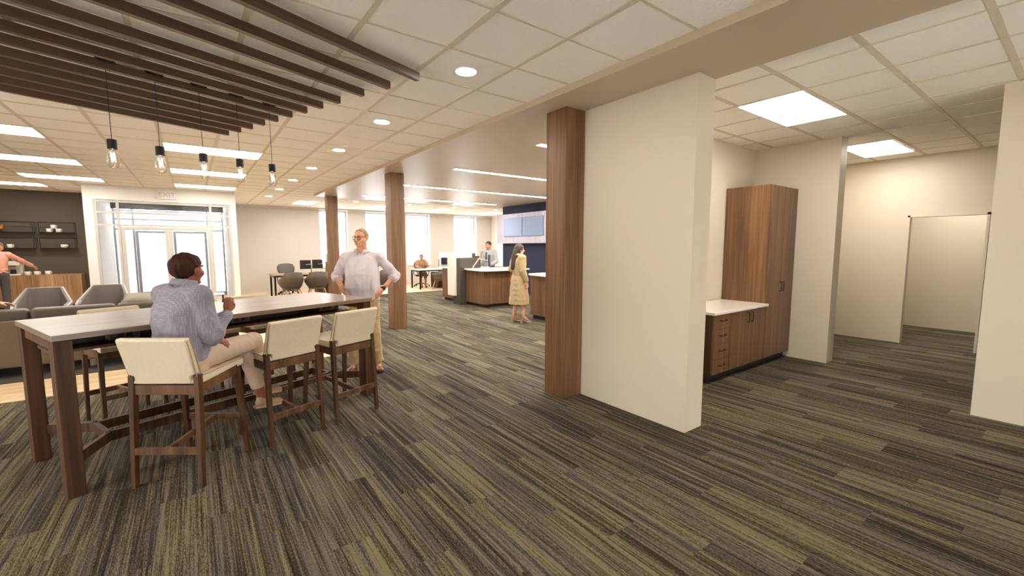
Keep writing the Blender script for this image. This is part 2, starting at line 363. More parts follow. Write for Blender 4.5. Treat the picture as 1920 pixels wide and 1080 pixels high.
for i, (x, y, s) in enumerate([(-1.1, 16.75, 'left'), (.3, 16.75, 'right')]):
    t = thing('linear_light', 'slim white strip light on the %s of the dark entry vestibule ceiling' % s, 'ceiling light', (x, y, 2.88), 0, 'strip lights in the vestibule')
    MB().box(-.55, .55, -.03, .03, 0, .02).build('frame', 'frame', t); MB().box(-.53, .53, -.02, .02, -.006, 0).build('diffuser', 'line', t)
# exit sign
t = thing('exit_sign', 'small white exit sign hanging above the entrance doors', 'exit sign', (-.43, VY - .045, 2.79))
MB().box(-.19, .19, -.015, .015, 0, .21).build('sign_panel', 'white', t, bevel=.006)
MB().box(-.22, .22, -.03, .043, .21, .262).build('canopy', 'white', t, bevel=.006)
def text(s, size, mat, parent, loc, rot, depth=.004, name='lettering'):
    c = bpy.data.curves.new('t', 'FONT'); c.body = s; c.size = size; c.extrude = depth / 2; c.align_x = 'CENTER'; c.align_y = 'CENTER'
    to = bpy.data.objects.new('t', c); COL.objects.link(to)
    bpy.context.view_layer.update(); dg = bpy.context.evaluated_depsgraph_get()
    me = bpy.data.meshes.new_from_object(to.evaluated_get(dg)); bpy.data.objects.remove(to)
    me.materials.clear(); me.materials.append(M[mat])
    o = bpy.data.objects.new(name, me); COL.objects.link(o); o.parent = parent; o.location = loc; o.rotation_euler = rot
    return o
M['exitletters'] = plain('pale_sign_lettering', srgb(190, 182, 172), 0.5)
text('EXIT', .17, 'exitletters', t, (0, -.018, .10), (pi / 2, 0, 0))
# ================================================================ columns
def column(x, y, label):
    t = thing('column', label, 'column', (x, y, 0), 0)
    MB().box(0, .265, 0, .30, 0.006, SZ).build('wood_cladding', 'walnut', t, bevel=.004)
column(3.06, 3.22, 'large walnut clad square column standing against the end of the partition wall')
column(3.06, 7.95, 'walnut clad square column behind the standing man')
column(3.06, 12.62, 'walnut clad square column farthest from the bar table')
# ================================================================ ceiling lights
def panel(x0, y0, x1, y1, label, group, name='ceiling_light'):
    t = thing(name, label, 'ceiling light', ((x0 + x1) / 2, (y0 + y1) / 2, CZ - .012), 0, group)
    a, b = (x1 - x0) / 2, (y1 - y0) / 2; f = .012
    m = MB(); m.box(-a, a, -b, -b + f, 0, .01); m.box(-a, a, b - f, b, 0, .01); m.box(-a, -a + f, -b + f, b - f, 0, .01); m.box(a - f, a, -b + f, b - f, 0, .01)
    m.build('frame', 'white', t); MB().box(-a + f, a - f, -b + f, b - f, .002, .008).build('diffuser', 'panel', t)
FL = [(-.25, 7.79, 'nearest panel light of the row running from the pendants to the exit sign'), (-.25, 10.23, 'middle panel light of the row running to the exit sign'), (-.25, 12.67, 'panel light just in front of the exit sign'),
      (-2.69, 7.79, 'panel light at the left edge of the view nearest the slats'), (-2.69, 10.23, 'second panel light from the slats on the left above the armchairs'), (-2.69, 12.67, 'panel light above the credenza and the armchairs'), (-3.91, 14.50, 'farthest left panel light close to the charcoal wall')]
for x, y, l in FL: panel(x, y, x + 1.22, y + .61, 'white ceiling %s' % l, 'lounge ceiling panel lights')
for x, l in ((2.79, 'left of the far column'), (5.22, 'between the two wooden columns'), (7.66, 'right of the nearer column'), (10.1, 'farthest right by the navy wall')):
    panel(x, 15.06, x + .6, 16.27, 'small far ceiling panel light, %s' % l, 'panel lights near the windows')
panel(4.61, 1.71, 5.83, 2.32, 'large bright square panel light in the hall ceiling above the base cabinet', 'hall ceiling panel lights')
panel(7.66, 1.73, 8.88, 2.34, 'bright panel light in the hall ceiling beyond the stub wall', 'hall ceiling panel lights')
# out-of-view ceiling panels, added to brighten the near part of the room
for x, y, l in ((-2.69, 2.92, 'left of the wooden slats'), (-2.69, .48, 'over the left of the open carpet')):
    panel(x, y, x + 1.22, y + .61, 'added out-of-view fill panel light %s' % l, 'lounge ceiling panel lights')
panel(10.0, 1.1, 11.22, 1.71, 'added unseen fill panel light in the room beyond the doorway', 'hall ceiling panel lights')  # hidden panel added to brighten the back room
def downlight(x, y, label, r=.085):
    t = thing('downlight', label, 'downlight', (x, y, CZ - .012), 0, 'round recessed downlights')
    MB().lathe([(r + .012, .01), (r + .012, .004), (r, 0), (r, .01)], n=28).build('trim_ring', 'white', t)
    MB().lathe([(r - .002, .0005), (r - .002, .004)], n=28).build('lens', 'down', t)
for k in range(7):
    downlight(1.85 + (.05 if k == 0 else 0), 3.2 + k * 1.826, 'round recessed downlight in the tile ceiling, %s' % ['nearest the camera and the largest', 'second along the row toward the far columns', 'third along the row beside the fascia', 'fourth along the row beside the fascia', 'fifth along the row beside the fascia', 'sixth along the row near the far column', 'last of the row beside the far column'][k])
downlight(1.85, 1.40, 'round recessed downlight in line with the row, above the open carpet'); downlight(1.85, -.42, 'round recessed downlight at the very end of the row')
for x, l in ((4.29, 'just right of the far column'), (6.1, 'right of the nearer column'), (7.87, 'middle right near the windows'), (9.68, 'beside the navy wall')):
    downlight(x, 14.15, 'tiny far round downlight near the windows, %s' % l, .07)
for i, (x0, x1, y0, y1) in enumerate([(3.86, 8.3, 4.55, 4.67), (3.84, 8.3, 6.86, 6.98), (3.84, 8.3, 9.33, 9.45), (3.80, 8.2, 11.9, 12.02)]):
    t = thing('linear_light', 'slim linear light in the smooth soffit, %s' % ['nearest and mostly hidden by the big column', 'second from the camera', 'third from the camera', 'farthest one'][i], 'ceiling light', ((x0 + x1) / 2, (y0 + y1) / 2, SZ - .008), 0, 'linear soffit lights')
    a = (x1 - x0) / 2; b = .06
    MB().box(-a, a, -b, -b + .008, 0, .008).box(-a, a, b - .008, b, 0, .008).box(-a, -a + .008, -b, b, 0, .008).box(a - .008, a, -b, b, 0, .008).build('frame', 'white', t)
    MB().box(-a + .008, a - .008, -b + .008, b - .008, .001, .007).build('diffuser', 'line', t)
# ================================================================ slats
TA = R(20.5); U = Vector((cos(TA), sin(TA), 0)); V = Vector((-sin(TA), cos(TA), 0))
ends = [(1.538, 3.312), (1.418, 3.627), (1.299, 3.936), (1.185, 4.261), (1.092, 4.514), (1.0, 4.76), (.907, 5.001), (.815, 5.262), (.722, 5.505), (.632, 5.761), (.538, 6.001), (.434, 6.246)]
for i, (ex, ey) in enumerate(ends):
    ex *= 1.034; ey *= 1.034
    t = thing('ceiling_slat', 'dark walnut ceiling slat, %s of twelve counted from the nearest and highest in view' % ordn[i], 'wooden slat', (ex, ey, 2.975), TA, 'twelve dark wooden ceiling slats')
    m = MB()
    m.box(-3.9, 0, 0, .045, 0, .062); m.build('slat_body', 'slat', t)
# ================================================================ pendants
pend = None
for i, (x, y) in enumerate([(-.46, 4.68), (-.17, 4.77), (.13, 4.88), (.42, 4.99), (.71, 5.10)]):
    lab = 'black pendant lamp with clear filament bulb, %s from the left in the row of five' % ordn[i]
    if pend is None:
        t = pend = thing('pendant_lamp', lab, 'pendant lamp', (x, y, CZ - .006), TA + .5, 'five pendant lamps over the bar table')
        MB().lathe([(.062, 0), (.062, -.018), (.05, -.024), (.006, -.026)], n=24).build('canopy', 'black', t)
        MB().tube([(0, 0, -.02), (0, 0, -.60)], .0025, 6).build('cord', 'black', t)
        MB().lathe([(.004, -.595), (.031, -.60), (.032, -.605), (.032, -.672), (.028, -.675)], n=20).build('lamp_socket', 'black', t, smooth=False)
        MB().lathe([(.016, -.672), (.02, -.69), (.034, -.73), (.042, -.765), (.040, -.79), (.026, -.815), (.004, -.823)], n=20).build('bulb', 'bulb', t, smooth=True)
        f = MB(); pts = []
        for k in range(13): a = k * pi / 3; pts.append((.013 * cos(a), .013 * sin(a), -.70 - (.07 if k % 2 else 0)))
        f.tube(pts, .0022, 6).build('filament', 'filament', t)
    else:
        t = copy_tree(pend); t.location = (x, y, CZ - .006); t['label'] = lab
# ================================================================ bar table
T0 = Vector((-.72, 3.73, 0)); TL = 2.39; TW = 1.03
tb = thing('bar_table', 'long walnut bar height table with laminate top', 'table', T0, TA)
MB().box(0, TL, 0, TW, 1.03, 1.067).build('tabletop', 'walnut_x', tb, bevel=.003)
for (x, y) in ((.006, .02), (TL - .096, .02), (.006, TW - .13), (TL - .096, TW - .13)):
    MB().box(x, x + .09, y, y + .11, .006, 1.03).build('leg', 'walnut_dk', tb, bevel=.004)
for xa in (.025, TL - .05): MB().box(xa, xa + .025, .13, TW - .13, .95, 1.03).build('apron', 'walnut_bar', tb)
sh = MB(); sh.box(.05, TL - .05, .33, .70, .895, .915); sh.build('cable_shelf', 'walnut_bar', tb)
MB().box(.06, TL - .06, .50, .53, .915, 1.03).build('cable_spine', 'kick', tb)
for q in (.45, 1.25, 2.12):
    ob = MB().box(q - .09, q + .09, .40, .50, .925, 1.0).build('outlet_box', 'taupe', tb, bevel=.004)
    MB().box(q - .045, q - .008, .396, .401, .94, .985).box(q + .008, q + .045, .396, .401, .94, .985).build('socket', 'softblack', ob)
rl = MB()
for yv in (.36, .67): rl.beam((.30, yv, .235), (TL - .30, yv, .235), .03, .07)
for xe, xi in ((.07, .30), (TL - .07, TL - .30)):
    rl.beam((xi, .345, .235), (xi, .685, .235), .03, .07)
    rl.beam((xe, .09, .235), (xi, .36, .235), .03, .07); rl.beam((xe, TW - .09, .235), (xi, .67, .235), .03, .07)
rl.build('stretcher', 'walnut_dk', tb)
# ================================================================ bar stools
def stool(label, loc, yaw):
    t = thing('bar_stool', label, 'bar stool', loc, yaw, 'cream bar stools around the bar table')
    def bp(outline, y0f, name):
        pass
    for s in (-1, 1):
        MB().leg(s * .222, -.245, s * .212, -.205, .765, .027, .036, .036, .044, .006).build('leg', 'walnut_dk', t, bevel=.003)
        MB().leg(s * .222, .265, s * .205, .205, .70, .027, .034, .036, .044, .006).build('leg', 'walnut_dk', t, bevel=.003)
    f = MB(); f.beam((-.195, -.205, .665), (.195, -.205, .665), .03, .065)
    f.beam((-.19, .21, .668), (.19, .21, .668), .028, .06)
    for s in (-1, 1): f.hexa([(s * .212 - .014, -.19, .635), (s * .212 + .014, -.19, .635), (s * .208 + .014, .2, .655), (s * .208 - .014, .2, .655)], [(s * .212 - .014, -.19, .70), (s * .212 + .014, -.19, .70), (s * .208 + .014, .2, .72), (s * .208 - .014, .2, .72)])
    f.build('seat_frame', 'walnut_bar', t, bevel=.002)
    g = MB(); g.beam((-.205, -.238, .255), (.205, -.238, .255), .024, .045); g.beam((0, -.23, .258), (0, .24, .30), .024, .04); g.beam((-.205, .25, .30), (.205, .25, .30), .024, .045)
    g.build('stretcher', 'walnut_bar', t, bevel=.002)
    # upholstered seat, slightly rising to the front
    W = .218
    s_ = MB().prism([(-.225, .712), (-.20, .700), (.27, .702), (.282, .712), (.282, .745), (.27, .757), (-.155, .745), (-.21, .745)], 'X', -W, W)
    s_.build('seat', 'cream', t, bevel=.008)
    # backrest: flared panel leaning back
    def ring(z, y, hw, th=.052): return [(-hw, y - th, z), (hw, y - th, z), (hw, y, z), (-hw, y, z)]
    b = MB().loft([ring(.708, -.175, .178), ring(.765, -.186, .182), ring(.775, -.188, .214), ring(.86, -.213, .217), ring(.95, -.238, .219), ring(1.015, -.258, .219), ring(1.028, -.266, .216, .036)])
    b.build('backrest', 'cream', t, bevel=.008)
    for s in (-1, 1):
        p = MB()
        x = s * (W + .002)
        p.tube([(x, -.268, 1.018), (x, -.234, .93), (x, -.19, .775), (x, -.165, .750), (x, .268, .755)], .0035, 6)
        p.tube([(x, -.295, 1.005), (x, -.262, .90), (x, -.225, .76)], .0035, 6)
        p.build('piping', 'piping', t)
    return t
def tp(u, v, z=0): return T0 + U * u + V * v + Vector((0, 0, z))
st1 = stool('cream bar stool the woman in the spotted shirt sits on', (-.07, 3.765, 0), R(54.5 - 90))
def sc(label, u, v, yaw):
    t = copy_tree(st1); t.location = tp(u, v); t.rotation_euler = (0, 0, yaw); t['label'] = label
sc('empty cream bar stool on the near side of the table, beside the seated woman', 1.31, -.115, TA)
sc('empty cream bar stool on the near side of the table, closest to the standing man', 1.89, -.12, TA)
sc('empty cream bar stool on the far side of the table, leftmost', .69, 1.42, TA + pi)
sc('empty cream bar stool on the far side of the table, behind the seated woman', 1.37, 1.42, TA + pi)
sc('empty cream bar stool on the far side of the table, rightmost', 1.94, 1.42, TA + pi)
# ================================================================ hall cabinets
def handle(mb, a, b, out, r=.005):
    a = Vector(a); b = Vector(b); o = Vector(out); d = (b - a) * .12
    mb.tube([a, a + o * .9, a + o + d, b + o - d, b + o * .9, b], r, 8); return mb
FY = 2.55
t = thing('tall_cabinet', 'tall two-door walnut cabinet standing in the hall corner', 'cabinet', (6.11, FY, 0))
MB().box(.0, .815, .02, .605, .10, 2.42).build('body', 'walnut', t, bevel=.002)
for i, (a, b) in enumerate(((.006, .406), (.409, .812))):
    d = MB().box(a, b, 0, .019, .105, 2.415).build('door', 'walnut', t, bevel=.002)
    hx = b - .035 if i == 0 else a + .035
    handle(MB(), (hx, 0, 1.00), (hx, 0, 1.12), (0, -.03, 0)).build('handle', 'black', d)
MB().box(0, .815, .075, .6, .006, .10).build('kick_base', 'kick', t)
t = thing('drawer_cabinet', 'walnut base cabinet with four drawers under the white hall counter', 'cabinet', (4.79, FY, 0))
MB().box(.0, .40, .02, .605, .10, .82).build('body', 'walnut_dk', t, bevel=.002)
for k in range(4):
    z0 = .105 + k * .179
    d = MB().box(.006, .396, 0, .019, z0, z0 + .175).build('drawer', 'walnut', t, bevel=.002)
    handle(MB(), (.14, 0, z0 + .10), (.26, 0, z0 + .10), (0, -.03, 0)).build('handle', 'black', d)
MB().box(0, .40, .075, .6, .006, .10).build('kick_base', 'kick', t)
t = thing('base_cabinet', 'walnut base cabinet with two doors under the white hall counter', 'cabinet', (5.19, FY, 0))
MB().box(.0, .918, .02, .605, .10, .82).build('body', 'walnut', t, bevel=.002)
for i, (a, b) in enumerate(((.003, .458), (.461, .915))):
    d = MB().box(a, b, 0, .019, .105, .815).build('door', 'walnut', t, bevel=.002)
    hx = b - .045 if i == 0 else a + .045
    handle(MB(), (hx, 0, .66), (hx, 0, .78), (0, -.03, 0)).build('handle', 'black', d)
MB().box(0, .918, .075, .6, .006, .10).build('kick_base', 'kick', t)
tag(MB().box(4.74, 6.108, 2.515, 3.158, .821, .855).build('countertop', 'quartz', None, bevel=.004), 'pale stone countertop lying on the two hall base cabinets', 'countertop')
# ================================================================ teller area
def slab(pts, z0, z1): return MB().prism(pts, 'Z', z0, z1)
def arc(cx, cy, r, a0, a1, n=8): return [(cx + r * cos(R(a0 + (a1 - a0) * i / n)), cy + r * sin(R(a0 + (a1 - a0) * i / n))) for i in range(n + 1)]
t = thing('teller_counter', 'walnut teller counter with curved white top beside the grey divider', 'counter', (6.06, 9.39, 0))
MB().box(0, 1.30, 0, .91, .09, .972).build('body', 'walnut', t, bevel=.002)
MB().box(.05, 1.25, .05, .91, .006, .09).build('kick_base', 'kick', t)
slab([(-.06, .92), (-.12, .62), (-.14, .35)] + arc(.10, .02, .24, 165, 255) + [(.5, -.235), (1.0, -.20), (1.42, -.12), (1.42, .92)], .972, 1.008).build('countertop', 'quartz', t, bevel=.004)
t = thing('teller_counter', 'walnut teller counter with white top behind the cream and grey divider', 'counter', (6.06, 10.86, 0))
MB().box(0, .72, 0, .87, .09, .972).build('body', 'walnut', t, bevel=.002)
MB().box(.05, .70, .0, .83, .006, .09).build('kick_base', 'kick', t)
slab([(-.06, 0), (-.13, .3), (-.15, .6)] + arc(.08, .78, .22, 180, 90)+ [(.74, 1.0), (.74, 0)], .972, 1.008).build('countertop', 'quartz', t, bevel=.004)
MB().box(-.12, .45, .80, .812, 1.008, 1.44).build('privacy_screen', 'frost', t)
t = thing('teller_counter', 'walnut teller counter with white top half hidden by the large column', 'counter', (6.05, 5.9, 0))
MB().box(0, 1.30, 0, 1.57, .09, .972).build('body', 'walnut', t, bevel=.002)
MB().box(.05, 1.25, .05, 1.52, .006, .09).build('kick_base', 'kick', t)
slab([(-.10, 0), (-.12, 1.2)] + arc(.08, 1.48, .16, 180, 90) + [(.5, 1.66), (1.4, 1.60), (1.4, 0)], .972, 1.008).build('countertop', 'quartz', t, bevel=.004)
t = thing('service_divider', 'dark grey divider wrapped by a cream panel between teller counters', 'divider', (5.86, 10.31, 0))
MB().box(0, .68, 0, .40, .006, 1.29).build('divider_body', 'dkgrey', t, bevel=.003)
MB().prism([(-.10, .25), (-.005, .25), (-.005, 1.295), (.50, 1.295), (.50, 1.44), (-.10, 1.44)], 'Y', .17, .52).build('cream_wrap', 'creamlam', t, bevel=.003)
MB().box(.50, .62, .18, .42, 1.29, 1.42).box(.62, .76, .18, .42, 1.25, 1.34).build('printer_housing', 'dkgrey', t, bevel=.004)
def monitor(label, loc, yaw, wd, h0, h1, base, elbow, grp=None):
    """screen whose back faces local -Y; base and elbow in local coordinates"""
    t = thing('monitor', label, 'monitor', loc, yaw, grp)
    MB().box(-wd / 2, wd / 2, 0, .03, h0, h1).build('screen_housing', 'screen', t, bevel=.006)
    MB().box(-wd / 2 + .012, wd / 2 - .012, .03, .032, h0 + .012, h1 - .012).build('display', 'tvframe', t)
    zc = (h0 + h1) / 2
    MB().box(-.05, .05, -.02, 0, zc - .05, zc + .05).build('mount_plate', 'softblack', t, bevel=.003)
    b = Vector(base); e = Vector(elbow)
    a = MB(); a.tube([(0, -.02, zc), (0, -.06, zc), e], .014, 8); a.tube([e, (b.x, b.y, b.z + .05)], .018, 8); a.lathe([(.05, 0), (.05, .012), (.022, .016), (.022, .06)], b, 16)
    a.build('monitor_arm', 'chrome', t)
    return t
MY = R(232); _l = lambda x, y, z: tuple(Matrix.Rotation(-MY, 3, 'Z') @ Vector((x - 6.55, y - 9.90, z)))
monitor('monitor seen edge-on on a bent arm above the front teller counter', (6.55, 9.90, 0), MY, .46, 1.07, 1.39, _l(6.16, 10.1, 1.008), _l(6.30, 10.02, 1.28))
monitor('monitor with its back to us on the teller counter behind the cream divider', (6.12, 11.52, 0), R(-28), .34, 1.07, 1.28, (.36, .0, 1.008), (.30, -.06, 1.17))
MB0 = tag(MB().box(6.42, 6.62, 9.98, 10.14, 1.008, 1.045).build('card_reader', 'mug', None, bevel=.005), 'small white device lying on the front teller counter', 'card reader')
t = thing('low_chair', 'black padded low chair behind the front teller counter near the blue wall', 'chair', (7.95, 11.4, 0), R(150))
def bucket(t, mat, legmat, W=.30, hb=.86, tilt=.06, hs=.42, leg=True):
    pl = [(-W, .26, .62), (-W - .01, .05, .63), (-W * .93, -.14, .70), (-W * .70, -.25, hb - .02), (-W * .3, -.29, hb), (W * .3, -.29, hb), (W * .70, -.25, hb - .02), (W * .93, -.14, .70), (W + .01, .05, .63), (W, .26, .62)]
    rings = []
    for (x, y, z) in pl:
        k = .80; o = .035
        nx, ny = (x, y); L = math.hypot(nx, ny); nx /= L; ny /= L
        rings.append([(x * k * .8, y * k * .8, hs - .07), (x * k, y * k, hs), (x * .96, y * .96, (hs + z) / 2), (x, y - (tilt if y < 0 else 0) * .3, z), (x - nx * o, y - ny * o - (tilt if y < 0 else 0) * .3, z), (x * .96 - nx * o, y * .96 - ny * o, (hs + z) / 2), (x * k - nx * o, y * k - ny * o, hs + .01), (x * k * .8 - nx * o, y * k * .8 - ny * o, hs - .04)])
    MB().loft(rings, True).build('shell', mat, t, smooth=True, bevel=0)
    pts = [(p[0] * .66, p[1] * .70) for p in pl]
    MB().prism(pts, 'Z', hs - .09, hs).build('seat_base', mat, t, bevel=.01)
    MB().prism([(p[0] * .72, p[1] * .74) for p in pl], 'Z', hs, hs + .05).build('seat', mat, t, bevel=.02)
    if leg:
        for sx in (-1, 1):
            for sy in (-1, 1):
                MB().leg(sx * W * .85, sy * .24, sx * W * .55, sy * .15, hs - .085, .022, .022, .036, .036, .006).build('leg', legmat, t)
bucket(t, 'softblack', 'black', hb=.95)
# sign box and screens on navy wall
t = thing('wall_sign_panel', 'pale lavender laminate box mounted high on the navy wall', 'wall panel', (8.71, 9.3, 1.715))
MB().box(0, .19, 0, 3.33, 0, .985).build('panel_body', 'sign', t, bevel=.003)
for i, (a, b) in enumerate(((11.17, 12.21), (10.12, 11.155))):
    t = thing('wall_screen', ['grey-blue wall screen on the lavender panel, farther from the big column', 'grey-blue wall screen on the lavender panel, next to the big column'][i], 'screen', (8.685, a, 1.95), 0, 'wall screens on the lavender panel')
    MB().box(0, .024, 0, b - a, 0, .61).build('bezel', 'tvframe', t, bevel=.003)
    MB().box(-.002, 0, .012, b - a - .012, .012, .598).build('display', 'tv', t)
t = thing('dome_camera', 'white dome security camera on the ceiling by the far corner', 'camera', (11.35, 16.3, CZ - .006))
MB().lathe([(.09, 0), (.09, -.03), (.075, -.045)], n=20).build('camera_base', 'white', t)
MB().lathe([(.07, -.045), (.065, -.075), (.04, -.10), (.005, -.112)], n=20).build('dome', 'mug', t, smooth=True)
# ================================================================ desks
def desk(label, x0, y0, w, d, top='oak'):
    t = thing('office_desk', label, 'desk', (x0, y0, 0), 0, 'desks by the windows')
    MB().box(0, w, 0, d, .715, .745).build('desktop', top, t, bevel=.003)
    for x in (.02, w - .07):
        MB().box(x, x + .05, .02, .07, .0, .715).build('leg', 'black', t); MB().box(x, x + .05, d - .07, d - .02, .0, .715).build('leg', 'black', t)
    f = MB(); f.box(.02, .07, .07, d - .07, .655, .715); f.box(w - .07, w - .02, .07, d - .07, .655, .715); f.box(.07, w - .07, .06, .09, .67, .715)
    f.build('desk_frame', 'black', t); return t
desk('wood topped desk with black frame by the cream wall, left of the far column', 1.93, 14.72, 1.80, .95)
desk('wood topped desk mostly hidden behind the standing man', 4.25, 14.72, 1.75, .95)
desk('pale topped desk with black frame where the woman on the phone sits', 6.78, 14.95, 1.5, .85, 'quartz')
monitor('left one of two black monitors on arms on the desk by the cream wall', (2.93, 15.2, 0), R(4), .33, .88, 1.17, (.24, .25, .745), (.14, -.10, 1.03), 'paired desk monitors')
monitor('right one of two black monitors on arms on the desk by the cream wall', (3.30, 15.22, 0), R(4), .33, .89, 1.18, (.30, .15, .745), (.34, -.08, 1.06), 'paired desk monitors')
monitor('black monitor glimpsed between the far column and the standing man', (4.30, 15.2, 0), R(4), .50, .88, 1.18, (.3, .12, .745), (.25, -.06, 1.04))
t = thing('desk_divider', 'taupe divider with frosted top beside the paired monitors', 'divider', (3.80, 14.75, 0))
MB().box(0, .05, 0, 1.6, .0, 1.07).build('divider_body', 'taupe', t); MB().box(.015, .03, .1, 1.6, 1.07, 1.36).build('frosted_screen', 'frost', t)
t = thing('desk_divider', 'brown divider standing at the right end of the phone desk', 'divider', (8.36, 14.95, 0))
MB().box(0, .05, 0, 1.6, .0, 1.07).build('divider_body', 'taupe', t)
def storage(label, x, y):
    t = thing('file_pedestal', label, 'file cabinet', (x, y, 0), 0, 'pedestals under the desks')
    MB().box(0, .42, 0, .5, 0, .60).build('body', 'walnut_dk', t, bevel=.003)
    for k in range(2): 
        d = MB().box(.01, .41, -.015, 0, .03 + k * .29, .30 + k * .285).build('drawer', 'walnut_dk', t); handle(MB(), (.15, -.015, .2 + k * .29), (.27, -.015, .2 + k * .29), (0, -.025, 0)).build('handle', 'black', d)
storage('dark walnut pedestal under the desk by the cream wall', 3.25, 15.1); storage('dark walnut pedestal under the phone desk', 7.6, 15.2)
gch = thing('guest_chair', 'taupe bucket guest chair at the desk by the cream wall, left one', 'chair', (2.32, 14.15, 0), R(4), 'taupe bucket guest chairs')
bucket(gch, 'taupe', 'oak', W=.33, hb=.86)
for lab, x, y, yaw in (('taupe bucket guest chair at the desk by the cream wall, right one', 3.02, 14.12, R(-3)), ('taupe bucket guest chair glimpsed between the man and the far column', 4.05, 14.2, 0), ('taupe bucket guest chair glimpsed behind the elbow of the standing man', 5.16, 14.15, 0), ('taupe bucket guest chair at the phone desk, turned toward the woman', 7.52, 14.72, R(48))):
    c = copy_tree(gch); c.location = (x, y, 0); c.rotation_euler = (0, 0, yaw); c['label'] = lab
def task_chair(label, x, y, yaw):
    t = thing('task_chair', label, 'office chair', (x, y, 0), yaw, 'mesh task chairs')
    b = MB(); z = .07
    for k in range(5):
        a = 2 * pi * k / 5 + .3; b.tube([(0, 0, .13), (.18 * cos(a), .18 * sin(a), .10), (.31 * cos(a), .31 * sin(a), .075)], [.022, .018, .014], 8)
    b.lathe([(.03, .09), (.028, .40)], n=12); b.build('wheel_base', 'softblack', t)
    for k in range(5):
        a = 2 * pi * k / 5 + .3; c = Vector((.31 * cos(a), .31 * sin(a), .032)); d = Vector((-sin(a), cos(a), 0)) * .022
        MB().tube([c - d, c + d], .03, 12).build('caster', 'black', t)
    MB().box(-.25, .25, -.22, .25, .42, .48).build('seat', 'softblack', t, bevel=.025)
    rings = []
    for zz, hw, yy in ((.56, .15, -.27), (.64, .19, -.26), (.76, .235, -.265), (.88, .25, -.28), (.96, .235, -.295), (1.0, .18, -.305)):
        rings.append([(hw * u, yy + .06 * u * u + o, zz) for o in (0,) for u in (-1, -.6, -.2, .2, .6, 1)] + [(hw * u, yy + .06 * u * u - .025, zz) for u in (1, .6, .2, -.2, -.6, -1)])
    MB().loft(rings).build('backrest', 'mesh', t, smooth=True)
    f = MB(); f.tube([(-.15, -.23, .56), (-.20, -.21, .66), (-.25, -.215, .80), (-.262, -.235, .90), (-.22, -.26, .985), (-.10, -.30, 1.015), (.10, -.30, 1.015), (.22, -.26, .985), (.262, -.235, .90), (.25, -.215, .80), (.20, -.21, .66), (.15, -.23, .56)], .012, 8)
    f.tube([(0, -.20, .42), (0, -.31, .50), (0, -.30, .72)], .02, 8); f.build('back_frame', 'dkgrey', t)
    for s in (-1, 1): MB().tube([(s * .24, -.02, .44), (s * .30, -.02, .50), (s * .30, -.03, .66)], .014, 8).box(s * .30 - .035, s * .30 + .035, -.14, .10, .66, .685).build('armrest', 'softblack', t)
task_chair('grey mesh task chair behind the desk by the cream wall', 2.55, 16.25, R(180)); task_chair('grey mesh task chair the woman on the phone sits in', 7.40, 16.15, R(163))
# ================================================================ lounge
t = thing('sofa', 'long brown-grey leather sofa seen from behind, beyond the bar table', 'sofa', (-3.31, 7.82, 0))
L = 3.25
MB().box(0, L, 0, .12, .12, .70).build('sofa_back', 'sofa', t, bevel=.02)
MB().box(0, L, .12, .88, .12, .30).build('sofa_base', 'sofa', t, bevel=.015)
MB().box(0, .12, .12, .86, .30, .60).build('armrest', 'sofa', t, bevel=.02); MB().box(L - .12, L, .12, .86, .30, .60).build('armrest', 'sofa', t, bevel=.02)
for k in range(4):
    a = .02 + k * .805; b = a + .79
    MB().box(max(a, .13), min(b, L - .13), .30, .88, .305, .46).build('seat_cushion', 'sofacush', t, bevel=.04, seg=3)
    MB().hexa([(a, .10, .46), (b, .10, .46), (b, .32, .46), (a, .32, .46)], [(a, .04, .835), (b, .04, .835), (b, .20, .835), (a, .20, .835)]).build('back_cushion', 'sofacush', t, bevel=.045, seg=3)
for x in (.15, 1.1, 2.15, 3.05):
    for y in (.12, .74): MB().box(x - .03, x + .03, y, y + .06, .008, .12).build('foot', 'chrome', t)
def pillow(label, loc, rot, w=.46, h=.34, th=.15):
    r = []
    for i in range(9):
        v = -1 + 2 * i / 8; rr = []
        for j in range(20):
            a = 2 * pi * j / 20; 
        r.append(v)
    mb = MB(); n = 12; G2 = [[None] * (n + 1) for _ in range(n + 1)]; H2 = [[None] * (n + 1) for _ in range(n + 1)]
    for i in range(n + 1):
        for j in range(n + 1):
            u = -1 + 2 * i / n; v = -1 + 2 * j / n
            e = max(0, (1 - u ** 4) * (1 - v ** 4)) ** .6 * th / 2
            x = u * w / 2 * (1 - .07 * (1 - v * v)); z = v * h / 2 * (1 - .07 * (1 - u * u)); wob = noise.noise((x * 9, z * 9, 1)) * .008
            G2[i][j] = mb.bm.verts.new((x, e + wob * (e > 0.001), z))
            H2[i][j] = G2[i][j] if (i in (0, n) or j in (0, n)) else mb.bm.verts.new((x, -e, z))
    for i in range(n):
        for j in range(n):
            mb.bm.faces.new((G2[i][j], G2[i + 1][j], G2[i + 1][j + 1], G2[i][j + 1])); mb.bm.faces.new((H2[i][j], H2[i][j + 1], H2[i + 1][j + 1], H2[i + 1][j]))
    o = mb.build('pillow', 'pillow', None, smooth=True); o.location = loc; o.rotation_euler = rot; return tag(o, label, 'pillow')
pillow('plump taupe throw pillow lying on top of the sofa back', (-.61, 8.12, .845), (R(-72), R(6), 0))
